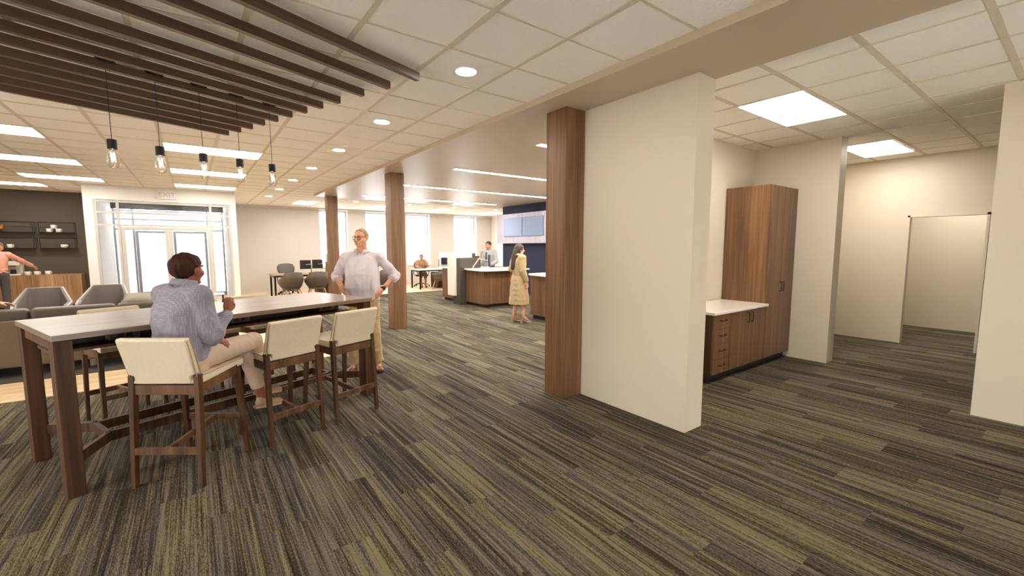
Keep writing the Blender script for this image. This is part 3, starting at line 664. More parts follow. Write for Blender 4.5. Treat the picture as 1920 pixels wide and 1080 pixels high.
def armchair(label, x, y, yaw):
    t = thing('lounge_armchair', label, 'armchair', (x, y, 0), yaw, 'grey barrel armchairs')
    pl = [(-.33, .38, .60), (-.37, .05, .64), (-.235, -.33, .885), (.235, -.33, .885), (.37, .05, .64), (.33, .38, .60)]
    def shell(th0, th1, zb):
        rings = []
        for (x_, y_, z) in pl:
            k0 = 1 - th0; k1 = 1 - th1
            rings.append([(x_ * k0 * .86, y_ * k0 * .86, zb), (x_ * k0, y_ * k0, z), (x_ * k1, y_ * k1, z), (x_ * k1 * .86, y_ * k1 * .86, zb)])
        return MB().loft(rings)
    shell(0, .10, .20).build('outer_shell', 'armch_out', t, bevel=.01)
    shell(.103, .20, .26).build('inner_back', 'armch', t, bevel=.01)
    MB().prism([(-.27, .36), (-.29, .04), (-.19, -.24), (.19, -.24), (.29, .04), (.27, .36)], 'Z', .22, .43).build('seat_cushion', 'armch', t, bevel=.03)
    for sx in (-1, 1):
        for y_ in (-.2, .28): MB().leg(sx * .26, y_, sx * .24, y_ * .95, .22, .03, .03, .04, .04, .008).build('leg', 'black', t)
armchair('grey barrel armchair facing us, nearer the left edge by the standing person in pink', -2.13, 10.8, R(184)); armchair('grey barrel armchair facing us, next to the entrance doors', -1.36, 10.95, R(176))
def side_table(label, x, y, w, h, top, legm):
    t = thing('side_table', label, 'side table', (x, y, 0.008 if x < -.05 and y < 13.2 else 0))
    MB().box(-w / 2, w / 2, -w / 2, w / 2, h - .02, h).build('tabletop', top, t, bevel=.003)
    for sx in (-1, 1):
        for sy in (-1, 1): MB().box(sx * (w / 2 - .03) - .012, sx * (w / 2 - .03) + .012, sy * (w / 2 - .03) - .012, sy * (w / 2 - .03) + .012, 0, h - .02).build('leg', legm, t)
    return t
side_table('low black side table standing between the two armchairs', -1.76, 11.55, .34, .46, 'softblack', 'black')
tag(MB().box(-1.80, -1.68, 11.48, 11.6, .468, .55).build('tissue_box', 'mug', None, bevel=.008), 'small white box on the black side table', 'box')
side_table('small white topped side table with black legs near the entrance', .36, 12.35, .40, .50, 'quartz', 'black')
# credenza, mugs, shelves
t = thing('credenza', 'long oak credenza against the charcoal wall carrying mugs', 'credenza', (-5.6, 15.95, 0))
MB().box(0, 3.2, .02, .54, .10, .885).build('body', 'oak', t, bevel=.003)
for k in range(5): MB().box(.01 + k * .638, .01 + k * .638 + .634, 0, .019, .11, .86).build('door', 'oak', t, bevel=.001)
MB().box(.05, 3.15, .06, .5, 0, .10).build('kick_base', 'kick', t)
mug0 = None
def mug(label, x, y, z, yaw, grp):
    global mug0
    if mug0 is None:
        m = MB().lathe([(.046, 0), (.052, .006), (.054, .095), (.049, .095), (.047, .012), (.0, .01)], n=20, cap=False)
        m.bm.faces.new([v for v in m.bm.verts][:20][::-1])
        o = thing('mug', label, 'mug', (x, y, z), yaw, grp); m.build('cup', 'mug', o, smooth=True)
        MB().tube([(.052, 0, .078), (.08, 0, .08), (.092, 0, .06), (.088, 0, .035), (.07, 0, .018), (.05, 0, .02)], .007, 8).build('handle', 'mug', o, smooth=True)
        mug0 = o
    else:
        o = copy_tree(mug0); o.location = (x, y, z); o.rotation_euler = (0, 0, yaw); o['label'] = label; o['group'] = grp
ga = 'white mugs on the credenza'; gb = 'white mugs on the wall shelves'
mug('white mug on the credenza, leftmost of three in a row', -3.38, 16.05, .885, R(-30), ga)
mug('white mug on the credenza under the reaching hand', -3.22, 16.05, .885, R(-30), ga)
mug('white mug on the credenza, rightmost of three in a row', -3.03, 16.08, .885, R(-30), ga)
ZS = (1.575, 1.985)
mug('white mug in the upper shelf, lower left of the stacked three', -2.985, 16.36, ZS[1], R(-30), gb)
mug('white mug in the upper shelf, lower right of the stacked three', -2.81, 16.36, ZS[1], R(-30), gb)
mug('white mug in the upper shelf, on top of the other two', -2.90, 16.36, ZS[1] + .096, R(-30), gb)
mug('single white mug standing in the lower left wall shelf', -3.70, 16.36, ZS[0], R(-30), gb)
def wshelf(label, x0, x1, z0, z1):
    t = thing('wall_shelf', label, 'shelf', (x0, 16.28, z0), 0, 'black frame shelves on the charcoal wall')
    w_ = x1 - x0; h = z1 - z0; r = .012; f = MB()
    for y in (0, .205):
        for z in (0, h - r): f.box(0, w_, y, y + r, z, z + r)
        for x in (0, w_ - r): f.box(x, x + r, y, y + r, r, h - r)
    for x in (0, w_ - r):
        for z in (0, h - r): f.box(x, x + r, r, .205, z, z + r)
    f.build('shelf_frame', 'softblack', t); MB().box(r, w_ - r, r, .205, .0, .012).build('shelf_board', 'dkgrey', t)
wshelf('black frame wall shelf, upper right one holding three mugs', -3.20, -2.50, 1.972, 2.245)
wshelf('black frame wall shelf, upper left one holding the orange bird', -3.98, -3.26, 1.972, 2.245)
wshelf('black frame wall shelf, lower right one holding the small plant', -3.20, -2.50, 1.562, 1.835)
wshelf('black frame wall shelf, lower left one holding a single mug', -3.98, -3.26, 1.562, 1.835)
t = thing('potted_succulent', 'small green succulent in a round white pot on the lower right wall shelf', 'plant', (-2.73, 16.36, ZS[0]))
MB().lathe([(.05, 0), (.075, .03), (.078, .06), (.062, .09), (.055, .09), (.05, .075), (0, .075)], n=20, cap=False).build('pot', 'mug', t, smooth=True)
m = MB()
for k in range(26):
    a = k * 2.4; r = .012 + .035 * (k / 26); m.loft([[(r * cos(a) + q * .009 * cos(a + s), r * sin(a) + q * .009 * sin(a + s), .07 + zz) for s in (0, 2.1, 4.2)] for q, zz in ((1, 0), (1.1, .04), (.1, .085 - .02 * (k / 26)))])
m.build('succulent_leaves', 'leaf', t)
t = thing('bird_figurine', 'orange bird figurine on the upper left wall shelf', 'figurine', (-3.83, 16.36, ZS[1]), R(-25))
m = MB(); m.ell((0, 0, .095), (.055, .042, .05)); m.ell((.04, 0, .145), (.03, .026, .028)); m.hexa([(-.05, -.012, .085), (-.05, .012, .085), (-.05, .012, .11), (-.05, -.012, .11)], [(-.08, -.012, .05), (-.08, .012, .05), (-.08, .012, .06), (-.08, -.012, .06)])
m.build('bird_body', 'orange', t, smooth=True)
m = MB()
for s in (-.012, .012): m.tube([(0, s, .07), (0, s, .004)], .003, 6); m.tube([(-.015, s, .004), (.022, s, .004)], .003, 6)
m.tube([(.072, 0, .135), (.09, 0, .13)], [.007, .001], 6); m.build('bird_legs_and_beak', 'kick', t)
t = thing('coffee_machine', 'white coffee machine on the credenza behind the person in pink', 'coffee machine', (-3.63, 16.15, .885))
MB().box(-.14, .14, -.16, .2, 0, .04).build('drip_base', 'mug', t, bevel=.01); MB().box(-.14, .14, .04, .2, .04, .36).build('tower', 'mug', t, bevel=.015)
MB().box(-.14, .14, -.15, .04, .25, .36).build('brew_head', 'mug', t, bevel=.015); MB().box(-.05, .05, -.12, -.04, .215, .25).build('spout', 'chrome', t, bevel=.005)
MB().lathe([(.05, .04), (.055, .06), (.05, .15)], (0, -.06, 0), 16).build('carafe', 'softblack', t)
# ================================================================ people
def cloth(name, col, rough=0.8, dots=False, bump=.12, bscale=26):
    t = NT(name); t.b.inputs['Roughness'].default_value = rough; t.b.inputs['Sheen Weight'].default_value = .15
    tc = t.n('ShaderNodeTexCoord'); nz = t.n('ShaderNodeTexNoise', Scale=bscale, Detail=3.0); t.l(tc, 'Object', nz, 'Vector')
    fn = t.n('ShaderNodeTexNoise', Scale=600.0); t.l(tc, 'Object', fn, 'Vector')
    bp = t.n('ShaderNodeBump', Strength=bump, Distance=0.02); t.l(nz, 'Fac', bp, 'Height'); t.l(bp, 'Normal', t.b, 'Normal')
    r = ramp(t, [(0.3, tuple(c * .90 for c in col[:3]) + (1,)), (0.7, tuple(min(1, c * 1.06) for c in col[:3]) + (1,))]); t.l(fn, 'Fac', r, 'Fac')
    if dots:
        vo = t.n('ShaderNodeTexVoronoi', Scale=85.0, Randomness=0.12); t.l(tc, 'Object', vo, 'Vector')
        rr = ramp(t, [(0.24, (1, 1, 1, 1)), (0.33, (0, 0, 0, 1))]); t.l(vo, 'Distance', rr, 'Fac')
        mx = t.n('ShaderNodeMix', _data_type='RGBA'); t.t.links.new(rr.outputs['Color'], mx.inputs['Factor']); t.t.links.new(r.outputs['Color'], mx.inputs[6])
        mx.inputs[7].default_value = srgb(182, 176, 184); t.t.links.new(mx.outputs[2], t.b.inputs['Base Color'])
    else: t.l(r, 'Color', t.b, 'Base Color')
    return t.m
def skin(name, col):
    t = NT(name); t.b.inputs['Base Color'].default_value = col; t.b.inputs['Roughness'].default_value = .5
    t.b.inputs['Subsurface Weight'].default_value = .08; t.b.inputs['Subsurface Radius'].default_value = (.02, .008, .004)
    tc = t.n('ShaderNodeTexCoord'); nz = t.n('ShaderNodeTexNoise', Scale=45.0, Detail=4.0); t.l(tc, 'Object', nz, 'Vector')
    r = ramp(t, [(0.3, tuple(c * .88 for c in col[:3]) + (1,)), (0.7, tuple(min(1, c * 1.08) for c in col[:3]) + (1,))]); t.l(nz, 'Fac', r, 'Fac'); t.l(r, 'Color', t.b, 'Base Color')
    return t.m
def hairmat(name, col):
    return wood(name, tuple(c * .6 for c in col[:3]) + (1,), col, 'Z', .65, 3.0, 60, .2)
def remesh(mb, name, mat, parent, voxel, smooth=3, wr=0.0, wscale=12, seed=0):
    me = bpy.data.meshes.new('tmp'); bmesh.ops.recalc_face_normals(mb.bm, faces=mb.bm.faces); mb.bm.to_mesh(me); mb.bm.free()
    o = bpy.data.objects.new('tmp', me); COL.objects.link(o)
    m = o.modifiers.new('r', 'REMESH'); m.mode = 'VOXEL'; m.voxel_size = voxel; m.use_smooth_shade = True
    if smooth: s = o.modifiers.new('s', 'SMOOTH'); s.factor = .5; s.iterations = smooth
    bpy.context.view_layer.update(); dg = bpy.context.evaluated_depsgraph_get()
    nm = bpy.data.meshes.new_from_object(o.evaluated_get(dg)); bpy.data.objects.remove(o); bpy.data.meshes.remove(me)
    if wr:
        pn = [(v.co.copy(), v.normal.copy()) for v in nm.vertices]; out = []
        for p, n in pn:
            a = noise.noise((p.x * wscale + seed, p.y * wscale, p.z * wscale * .8)) ; b = noise.noise((p.x * wscale * 2.3, p.y * wscale * 2.3 + seed, p.z * wscale * 1.4))
            out.extend(p + n * wr * (1 - abs(a) * 2.2 + .5 * b - .4))
        nm.vertices.foreach_set('co', out); nm.update()
    for p in nm.polygons: p.use_smooth = True
    nm.name = name; nm.materials.clear(); nm.materials.append(mat)
    o = bpy.data.objects.new(name, nm); COL.objects.link(o); o.parent = parent; return o
def torso(mb, secs, n=22):
    """secs: list of (center, rx, ry)"""
    rings = []; C_ = [Vector(s[0]) for s in secs]
    for i, s in enumerate(secs):
        tg = (C_[min(i + 1, len(C_) - 1)] - C_[max(i - 1, 0)]).normalized(); rt = Vector((1, 0, 0)); f = tg.cross(rt).normalized(); rt = f.cross(tg).normalized()
        ring = []
        for k in range(n):
            a = 2 * pi * k / n; ca, sa = cos(a), sin(a); e = .86
            ring.append(C_[i] + rt * (s[1] * math.copysign(abs(ca) ** e, ca)) + f * (s[2] * math.copysign(abs(sa) ** e, sa)))
        rings.append(ring)
    mb.loft(rings); return mb
def hand(mb, wr, d, n, curl=.5, side=1, k=1.0, spread=0.0, thumb=.5):
    wr = Vector(wr); d = Vector(d).normalized(); n = Vector(n); n = (n - d * n.dot(d)).normalized(); s = d.cross(n).normalized() * side
    rot = Matrix((s, d, n)).transposed()
    mb.ell(wr + d * .048 * k, (.039 * k, .056 * k, .0155 * k), rot); mb.cap(wr - d * .03, wr + d * .02, .026 * k, .024 * k)
    for i, (off, ln) in enumerate(((-.030, .070), (-.0105, .080), (.010, .076), (.029, .060))):
        p = wr + d * (.082 - abs(i - 1.3) * .004) * k + s * off * k; dd = (d + s * spread * (i - 1.5) * .25).normalized(); an = 0
        mb.cap(wr + d * .05 * k + s * off * .8 * k, p, .011 * k, .0098 * k, 10)
        for q, (fr, c) in enumerate(((.46, .55), (.30, 1.0), (.24, .75))):
            an += curl * c * (1 + .12 * (i - 1.5)); v = dd * cos(an) + n * sin(an); p2 = p + v * ln * fr * k
            mb.cap(p, p2, (.0095 - .0008 * q) * k, (.0088 - .0009 * q) * k, 10); p = p2
    p = wr + d * .018 * k - s * .024 * k; v = (d * .75 - s * .75 + n * thumb).normalized(); p2 = p + v * .042 * k; mb.cap(p, p2, .0145 * k, .0115 * k, 10)
    v = (d * .9 - s * .25 + n * thumb * 1.3).normalized(); mb.cap(p2, p2 + v * .034 * k, .011 * k, .009 * k, 10)
def headmx(c, yaw, pitch): return Matrix.Translation(Vector(c)) @ Matrix.Rotation(yaw, 4, 'Z') @ Matrix.Rotation(pitch, 4, 'X')
def head(mb, mx, k=1.0, jaw=1.0):
    R3 = mx.to_3x3(); P = lambda x, y, z: mx @ Vector((x * k, y * k, z * k))
    E_ = lambda c, r: mb.ell(P(*c), tuple(q * k for q in r), R3, 18, 12)
    E_((0, -.014, .028), (.077, .097, .087)); E_((0, .020, -.025), (.064 * jaw, .070, .078)); E_((0, .030, -.075), (.048 * jaw, .046, .034)); E_((0, .068, -.092), (.022, .018, .018))
    mb.cap(P(0, .084, .012), P(0, .112, -.024), .0085 * k, .0135 * k); E_((-.011, .102, -.028), (.008, .010, .007)); E_((.011, .102, -.028), (.008, .010, .007))
    E_((0, .077, .026), (.050, .016, .010))
    for s in (-1, 1):
        E_((s * .036, .060, -.026), (.026 * jaw, .026, .024)); E_((s * .079, -.008, -.004), (.009, .020, .031)); E_((s * .082, -.012, .008), (.009, .018, .018))
    E_((0, .088, -.050), (.021, .010, .0055)); E_((0, .086, -.060), (.018, .010, .006))
def face_parts(parent, mx, iris, browcol, k=1.0, smile=False, glasses=False):
    R3 = mx.to_3x3(); P = lambda x, y, z: mx @ Vector((x * k, y * k, z * k))
    for s in (-1, 1):
        e = MB().ell(P(s * .030, .0735, .006), (.0125 * k, .010 * k, .0075 * k), R3); eo = e.build('eye', M['eyewhite'], parent, smooth=True)
        MB().ell(P(s * .030, .0822, .006), (.0052 * k, .0028 * k, .0055 * k), R3).build('iris', iris, eo, smooth=True)
        MB().tube([P(s * .014, .094, .025), P(s * .030, .094, .031), P(s * .046, .080, .026)], [.003 * k, .0038 * k, .002 * k], 6).build('eyebrow', browcol, parent, smooth=True)
    m = MB(); c = .004 if smile else 0
    m.tube([P(-.024, .083, -.052 + c), P(-.012, .0955, -.0555), P(.012, .0955, -.0555), P(.024, .083, -.052 + c)], [.002 * k, .0034 * k, .0034 * k, .002 * k], 6)
    m.build('mouth', M['teeth'] if smile else M['lips'], parent, smooth=True)
    if glasses:
        g = MB()
        for s in (-1, 1):
            pts = []
            for q in range(17):
                a = 2 * pi * q / 16; ca, sa = cos(a), sin(a); pts.append(P(s * .032 + .025 * math.copysign(abs(ca) ** .55, ca), .102 - abs(s * .032 + .02 * ca) * .12, .004 + .018 * math.copysign(abs(sa) ** .55, sa)))
            g.tube(pts, .0024, 6); g.tube([P(s * .057, .096, .012), P(s * .080, .05, .012), P(s * .086, -.005, .008)], .0024, 6)
        g.tube([P(-.008, .101, .008), P(.008, .101, .008)], .0024, 6); g.build('glasses', 'black', parent)
def haircap(parent, mat, mx, lims, r=(.0835, .104, .094), c=(0, -.016, .030), k=1.0, extra=(), wr=.003, n=64, m=44):
    """scalp hair: a thick cap over the cranium, kept above a hairline"""
    def lim(y):
        for (a, b), (a2, b2) in zip(lims, lims[1:]):
            if y <= a2: return b + (b2 - b) * (y - a) / (a2 - a)
        return lims[-1][1]
    mb = MB(); g = []
    for i in range(m + 1):
        ph = -pi / 2 + pi * i / m; g.append([])
        for j in range(n):
            th = 2 * pi * j / n; x, y, z = r[0] * cos(ph) * cos(th), r[1] * cos(ph) * sin(th), r[2] * sin(ph)
            f = 1 + wr / .09 * 2 * noise.noise((th * 5, ph * 1.5, 3)); g[-1].append((x * f + c[0], y * f + c[1], z * f + c[2]))
    V_ = {}; 
    def vv(i, j, inn):
        key = (i, j % n, inn)
        if key not in V_:
            x, y, z = g[i][j % n]; q = .90 if inn else 1; V_[key] = mb.bm.verts.new(mx @ (Vector(((x - c[0]) * q + c[0], (y - c[1]) * q + c[1], (z - c[2]) * q + c[2])) * k))
        return V_[key]
    keep = set()
    for i in range(m):
        for j in range(n):
            x = sum(g[a][b % n][0] for a in (i, i + 1) for b in (j, j + 1)) / 4; y = sum(g[a][b % n][1] for a in (i, i + 1) for b in (j, j + 1)) / 4; z = sum(g[a][b % n][2] for a in (i, i + 1) for b in (j, j + 1)) / 4
            if z > lim(y): keep.add((i, j))
    for (i, j) in keep:
        mb.bm.faces.new((vv(i, j, 0), vv(i, j + 1, 0), vv(i + 1, j + 1, 0), vv(i + 1, j, 0))); mb.bm.faces.new((vv(i, j, 1), vv(i + 1, j, 1), vv(i + 1, j + 1, 1), vv(i, j + 1, 1)))
        for (di, dj, e) in ((-1, 0, ((i, j), (i, j + 1))), (1, 0, ((i + 1, j + 1), (i + 1, j))), (0, -1, ((i + 1, j), (i, j))), (0, 1, ((i, j + 1), (i + 1, j + 1)))):
            if (i + di, (j + dj) % n) not in keep and 0 <= i + di < m:
                (a, b), (a2, b2) = e; mb.bm.faces.new((vv(a, b, 1), vv(a2, b2, 1), vv(a2, b2, 0), vv(a, b, 0)))
    bmesh.ops.remove_doubles(mb.bm, verts=mb.bm.verts, dist=.0004)
    for e in extra:
        if e[0] == 'ell': mb.ell(mx @ (Vector(e[1]) * k), e[2], mx.to_3x3(), 16, 12)
        else: mb.cap(mx @ (Vector(e[1]) * k), mx @ (Vector(e[2]) * k), e[3], e[4])
    return mb.build('hair', mat, parent, smooth=True)
SHORT = [(-.13, -.085), (-.05, -.075), (-.035, -.02), (-.01, .012), (.02, .018), (.05, .052), (.075, .085), (.11, .10)]
RECED = [(-.13, -.075), (-.05, -.065), (-.035, -.02), (-.01, .015), (.02, .028), (.035, .07), (.06, .10), (.11, .118)]
FULL = [(-.13, -.10), (-.04, -.09), (-.025, -.03), (0, .022), (.03, .03), (.05, .05), (.07, .075), (.11, .09)]
M['eyewhite'] = plain('eye_white', srgb(235, 230, 225), .3); M['lips'] = plain('lips', srgb(150, 80, 70), .5); M['teeth'] = plain('smiling_mouth', srgb(225, 205, 195), .4)
M['irisd'] = plain('dark_iris', srgb(40, 28, 20), .2); M['irisb'] = plain('grey_iris', srgb(80, 95, 100), .2)
def limb(mb, a, b, ra, rb, inf=0, k0=0.0, k1=1.0):
    a = Vector(a); b = Vector(b); mb.cap(a.lerp(b, k0), a.lerp(b, k1), ra + (rb - ra) * k0 + inf, ra + (rb - ra) * k1 + inf)
def shoe(ank, toe, name, mat, parent, vox, L=.25, heel=False, sole=None):
    ank = Vector(ank); f = Vector(toe); up = Vector((0, 0, 1)); up = (up - f * up.dot(f)).normalized() if abs(f.normalized().z) > .01 else up; f = f.normalized(); s = f.cross(up).normalized()
    rot = Matrix((s, f, up)).transposed(); g = ank - up * .085
    mb = MB(); mb.ell(g + f * .0 + up * .040, (.036, .05, .038), rot); mb.ell(g + f * .085 + up * .030, (.042, .10, .030), rot); mb.ell(g + f * .135 + up * .026, (.043, .052, .025), rot); mb.cap(g + up * .04 - f * .005, g + up * .075 - f * .005, .038, .036)
    c = MB(); c.loft([[g + f * (x) + s * y + up * z for x, y in ((-.055, -.02), (-.06, 0), (-.055, .02), (0, .036), (.09, .044), (.15, .040), (.185, .018), (.187, 0), (.185, -.018), (.15, -.040), (.09, -.044), (0, -.036))] for z in (0, .018)])
    so = remesh(mb, name, mat, parent, vox, 2); c.build('sole', sole or mat, so); return so
def person(label, loc, yaw, J, sk, vox, hw, jaw=1.0, kh=1.0, bodyw=1.0):
    t = thing('person', label, 'person', loc, yaw)
    mb = MB(); p, w_, c, nb, h = (Vector(J[q]) for q in ('pelvis', 'waist', 'chest', 'neck', 'head'))
    torso(mb, [(p - Vector((0, 0, .10)), .11, .08), (p, .15 * bodyw, .105 * bodyw), (w_, .13 * bodyw, .095 * bodyw), (c, .155 * bodyw, .11 * bodyw), (c.lerp(nb, .6), .15 * bodyw, .085), (nb - Vector((0, 0, .01)), .07, .055)])
    mx = headmx(h, J.get('hyaw', 0), J.get('hpitch', 0))
    mb.cap(nb - Vector((0, 0, .03)), mx @ Vector((0, -.012, -.05)), .060 * (bodyw * .5 + .5), .052 * (bodyw * .4 + .6)); head(mb, mx, kh, jaw)
    for s, q in ((-1, 'L'), (1, 'R')):
        sh, el, wr = J['sh' + q], J['el' + q], J['wr' + q]
        mb.ell(sh, .058); mb.cap(c.lerp(nb, .75), sh, .055, .052); limb(mb, sh, el, .050, .040); limb(mb, el, wr, .041, .026)
        hd = J.get('hand' + q)
        if hd: hand(mb, wr, hd[0], hd[1], hd[2], s * (hd[3] if len(hd) > 3 else 1), J.get('kh', 1.0))
        hp, kn, an = J['hip' + q], J['kn' + q], J['an' + q]
        limb(mb, hp, kn, .078, .056); limb(mb, kn, an, .055, .036); f = Vector(J['toe' + q]).normalized()
        a = Vector(an); mb.cap(a - Vector((0, 0, .03)) , a - Vector((0, 0, .055)) + f * .09, .032, .026)
    remesh(mb, 'body', sk, t, vox, 3)
    return t, mx
def garment(parent, J, name, mat, vox, parts, inf=.012, wr=.004, seed=0, bw=1.0, extra=None, wscale=12):
    mb = MB(); V3 = lambda q: Vector(J[q])
    for pt in parts:
        if pt == 'torso':
            p, w_, c, nb = V3('pelvis'), V3('waist'), V3('chest'), V3('neck'); b = J.get('belly', 1.0)
            torso(mb, [(p + Vector((0, 0, .0)), .155 * bw + inf, .115 * bw * b + inf), (w_ - Vector((0, -.02 * (b - 1) * 4, .02)), .145 * bw * (b * .5 + .5) + inf, .112 * bw * b + inf), (w_.lerp(c, .5) + Vector((0, .04 * (b - 1), 0)), .15 * bw * (b * .3 + .7) + inf, .115 * bw * b + inf), (c, .162 * bw + inf, .118 * bw + inf), (c.lerp(nb, .6), .155 * bw + inf, .088 + inf), (nb - Vector((0, 0, .012)), .072 + inf, .058 + inf)])
            for s, q in ((-1, 'L'), (1, 'R')): mb.cap(c.lerp(nb, .72), V3('sh' + q), .060 + inf, .054 + inf); mb.ell(V3('sh' + q), .060 + inf)
        elif pt[0] == 'arm':
            _, q, k1 = pt; limb(mb, J['sh' + q], J['el' + q], .055, .046, inf)
            if k1 > 0:
                a, b = V3('el' + q), V3('wr' + q); mb.cap(a, a.lerp(b, k1), .048 + inf, .044 - .014 * k1 + inf); e = a.lerp(b, k1); d = (b - a).normalized()
                mb.tube([e - d * .035, e + d * .012], [.048 - .014 * k1 + inf, .047 - .014 * k1 + inf], 18)
        elif pt == 'hips':
            p = V3('pelvis'); torso(mb, [(p - Vector((0, 0, .12)), .13 * bw + inf, .09 * bw + inf), (p - Vector((0, 0, .05)), .165 * bw + inf, .118 * bw + inf), (p + Vector((0, 0, .06)), .155 * bw + inf, .112 * bw + inf)])
        elif pt[0] == 'leg':
            _, q, k1 = pt; limb(mb, J['hip' + q], J['kn' + q], .084 * (bw * .5 + .5), .062, inf); a, b = V3('kn' + q), V3('an' + q); e = a.lerp(b, k1); d = (b - a).normalized()
            mb.cap(a, a.lerp(b, k1 * .9), .062 + inf, .048 + inf); mb.tube([a.lerp(b, k1 * .75), e], [.052 + inf, .046 + inf * 1.3], 18)
    if extra: extra(mb)
    return remesh(mb, name, mat, parent, vox, 4, wr, wscale, seed)
def collar(parent, mat, nb, yaw=0, pitch=-.15, r=.066, h=.045, gap=.6):
    mb = MB(); mx = headmx(nb, yaw, pitch); rings = []; n = 24
    for (rr, z) in ((r, -.03), (r + .002, h * .6), (r + .012, h * .62), (r + .032, -.015)):
        rings.append([mx @ Vector((rr * cos(pi / 2 + gap / 2 + (2 * pi - gap) * k / n), rr * .92 * sin(pi / 2 + gap / 2 + (2 * pi - gap) * k / n), z - (.02 if k in (0, n) else 0))) for k in range(n + 1)])
    for i in range(3):
        pass
    V_ = [[mb.bm.verts.new(p) for p in rg] for rg in rings]
    for i in range(3):
        for k in range(n): mb.bm.faces.new((V_[i][k], V_[i][k + 1], V_[i + 1][k + 1], V_[i + 1][k]))
    o = mb.build('collar', mat, parent, smooth=True); so = o.modifiers.new('s', 'SOLIDIFY'); so.thickness = .003; return o
# ---- standing man
J = dict(pelvis=(0, 0, .98), waist=(0, .01, 1.12), chest=(0, 0, 1.36), neck=(0, -.01, 1.525), head=(0, .025, 1.705), hyaw=R(-22), hpitch=0, belly=1.32,
    shR=(.195, -.01, 1.465), elR=(.345, -.10, 1.225), wrR=(.225, .07, 1.055), handR=((-.45, .55, -.62), (-.75, -.45, .1), .45, 1),
    shL=(-.195, -.01, 1.465), elL=(-.40, -.09, 1.235), wrL=(-.24, .06, 1.06), handL=((.45, .55, -.62), (.75, -.45, .1), .45, 1),
    hipR=(.09, 0, .93), knR=(.125, .03, .52), anR=(.15, -.01, .095), toeR=(.25, 1, 0), hipL=(-.09, 0, .93), knL=(-.125, .02, .52), anL=(-.155, -.03, .095), toeL=(-.35, 1, 0))
sk = skin('fair_skin', srgb(222, 160, 122))
man, mx = person('standing man in a pale lavender shirt and khaki trousers, hands on hips', (1.72, 5.5, .006), R(152), J, sk, .0045, None, 1.22, 1.0, 1.25)
shirt = cloth('pale_lavender_shirt', srgb(216, 206, 210), .8); khaki = cloth('khaki_trousers', srgb(186, 158, 112), .85)
garment(man, J, 'shirt', shirt, .006, ['torso', ('arm', 'R', .22), ('arm', 'L', .22)], .014, .010, 3, 1.16, wscale=8)
for q in 'LR':
    a, b = Vector(J['el' + q]), Vector(J['wr' + q]); d = (b - a).normalized(); e = a.lerp(b, .18)
    MB().tube([e - d * .035, e - d * .03, e + d * .028, e + d * .034], [.054, .066, .062, .05], 20).build('sleeve_cuff', shirt, man, smooth=True)
collar(man, shirt, (0, -.006, 1.545), R(-5), -.12, .072, .05, .7)
for z in (1.44, 1.36, 1.28, 1.20, 1.12): MB().ell((.0, .162 + (.045 if z < 1.3 else (.018 if z < 1.4 else -.02)), z), (.006, .003, .006)).build('button', 'mug', man)
garment(man, J, 'trousers', khaki, .007, ['hips', ('leg', 'R', .94), ('leg', 'L', .94)], .016, .009, 9, 1.12)
MB().loft([[(.205 * cos(a), .158 * sin(a), z) for a in [2 * pi * k / 28 for k in range(28)]] for z in (1.02, 1.055)]).build('belt', M['kick'], man)
brown = plain('brown_leather', srgb(126, 66, 36), .4)
for q in 'LR': shoe(J['an' + q], J['toe' + q], 'shoe', brown, man, .005, sole=M['kick'])
hm = hairmat('grey_blond_hair', srgb(176, 154, 124)); haircap(man, hm, mx, RECED, r=(.081, .101, .091))
face_parts(man, mx, M['irisb'], hm, 1.0, True, True)
a, b = Vector(J['elL']), Vector(J['wrL']); e = a.lerp(b, .93); d = (b - a).normalized()
wt = MB().tube([e - d * .014, e + d * .014], .0305, 20).build('wristwatch_strap', 'softblack', man, smooth=True)
MB().ell(e + Vector((-.024, .012, .022)), (.018, .018, .014)).build('watch_face', 'dkgrey', wt, smooth=True)
# ---- seated woman on bar stool
J = dict(pelvis=(0, -.05, .845), waist=(0, -.065, .99), chest=(0, -.045, 1.185), neck=(0, -.02, 1.345), head=(.005, .015, 1.455), hyaw=R(8), hpitch=R(2), belly=1.1,
    shR=(.165, -.035, 1.285), elR=(.215, .0, 1.005), wrR=(.175, .15, 1.155), handR=((-.05, .30, .95), (-.9, .25, 0), 1.15, 1),
    shL=(-.165, -.035, 1.285), elL=(-.22, .03, 1.01), wrL=(.02, .15, .965), handL=((.95, .10, -.42), (-.3, -.1, -.9), .35, 1),
    hipR=(.085, -.02, .84), knR=(.03, .47, .865), anR=(-.04, .59, .46), toeR=(.1, 1, -.18), hipL=(-.085, -.02, .835), knL=(-.03, .44, .795), anL=(.05, .50, .385), toeL=(.15, 1, -.12), kh=.92)
sk2 = skin('brown_skin', srgb(146, 84, 54))
wo, mx = person('woman in a blue-grey spotted shirt and beige trousers sitting cross-legged at the bar table', (-.045, 3.76, -.012), R(-55), J, sk2, .0045, None, .92, .97, .98)
sh2 = cloth('spotted_blue_grey_shirt', srgb(142, 138, 150), .8, True); bg_ = cloth('beige_trousers', srgb(206, 180, 158), .8)
garment(wo, J, 'shirt', sh2, .006, ['torso', ('arm', 'R', .80), ('arm', 'L', .80)], .018, .010, 5, 1.04, wscale=9)
collar(wo, sh2, (0, -.016, 1.365), 0, -.2, .064, .045, .8)
garment(wo, J, 'trousers', bg_, .007, ['hips', ('leg', 'R', .72), ('leg', 'L', .80)], .006, .003, 2, 1.0)
bsh = plain('beige_canvas_shoe', srgb(176, 146, 118), .7); wsole = plain('tan_sole', srgb(196, 160, 124), .6)
for q in 'LR': shoe(J['an' + q], J['toe' + q], 'shoe', bsh, wo, .005, sole=wsole)
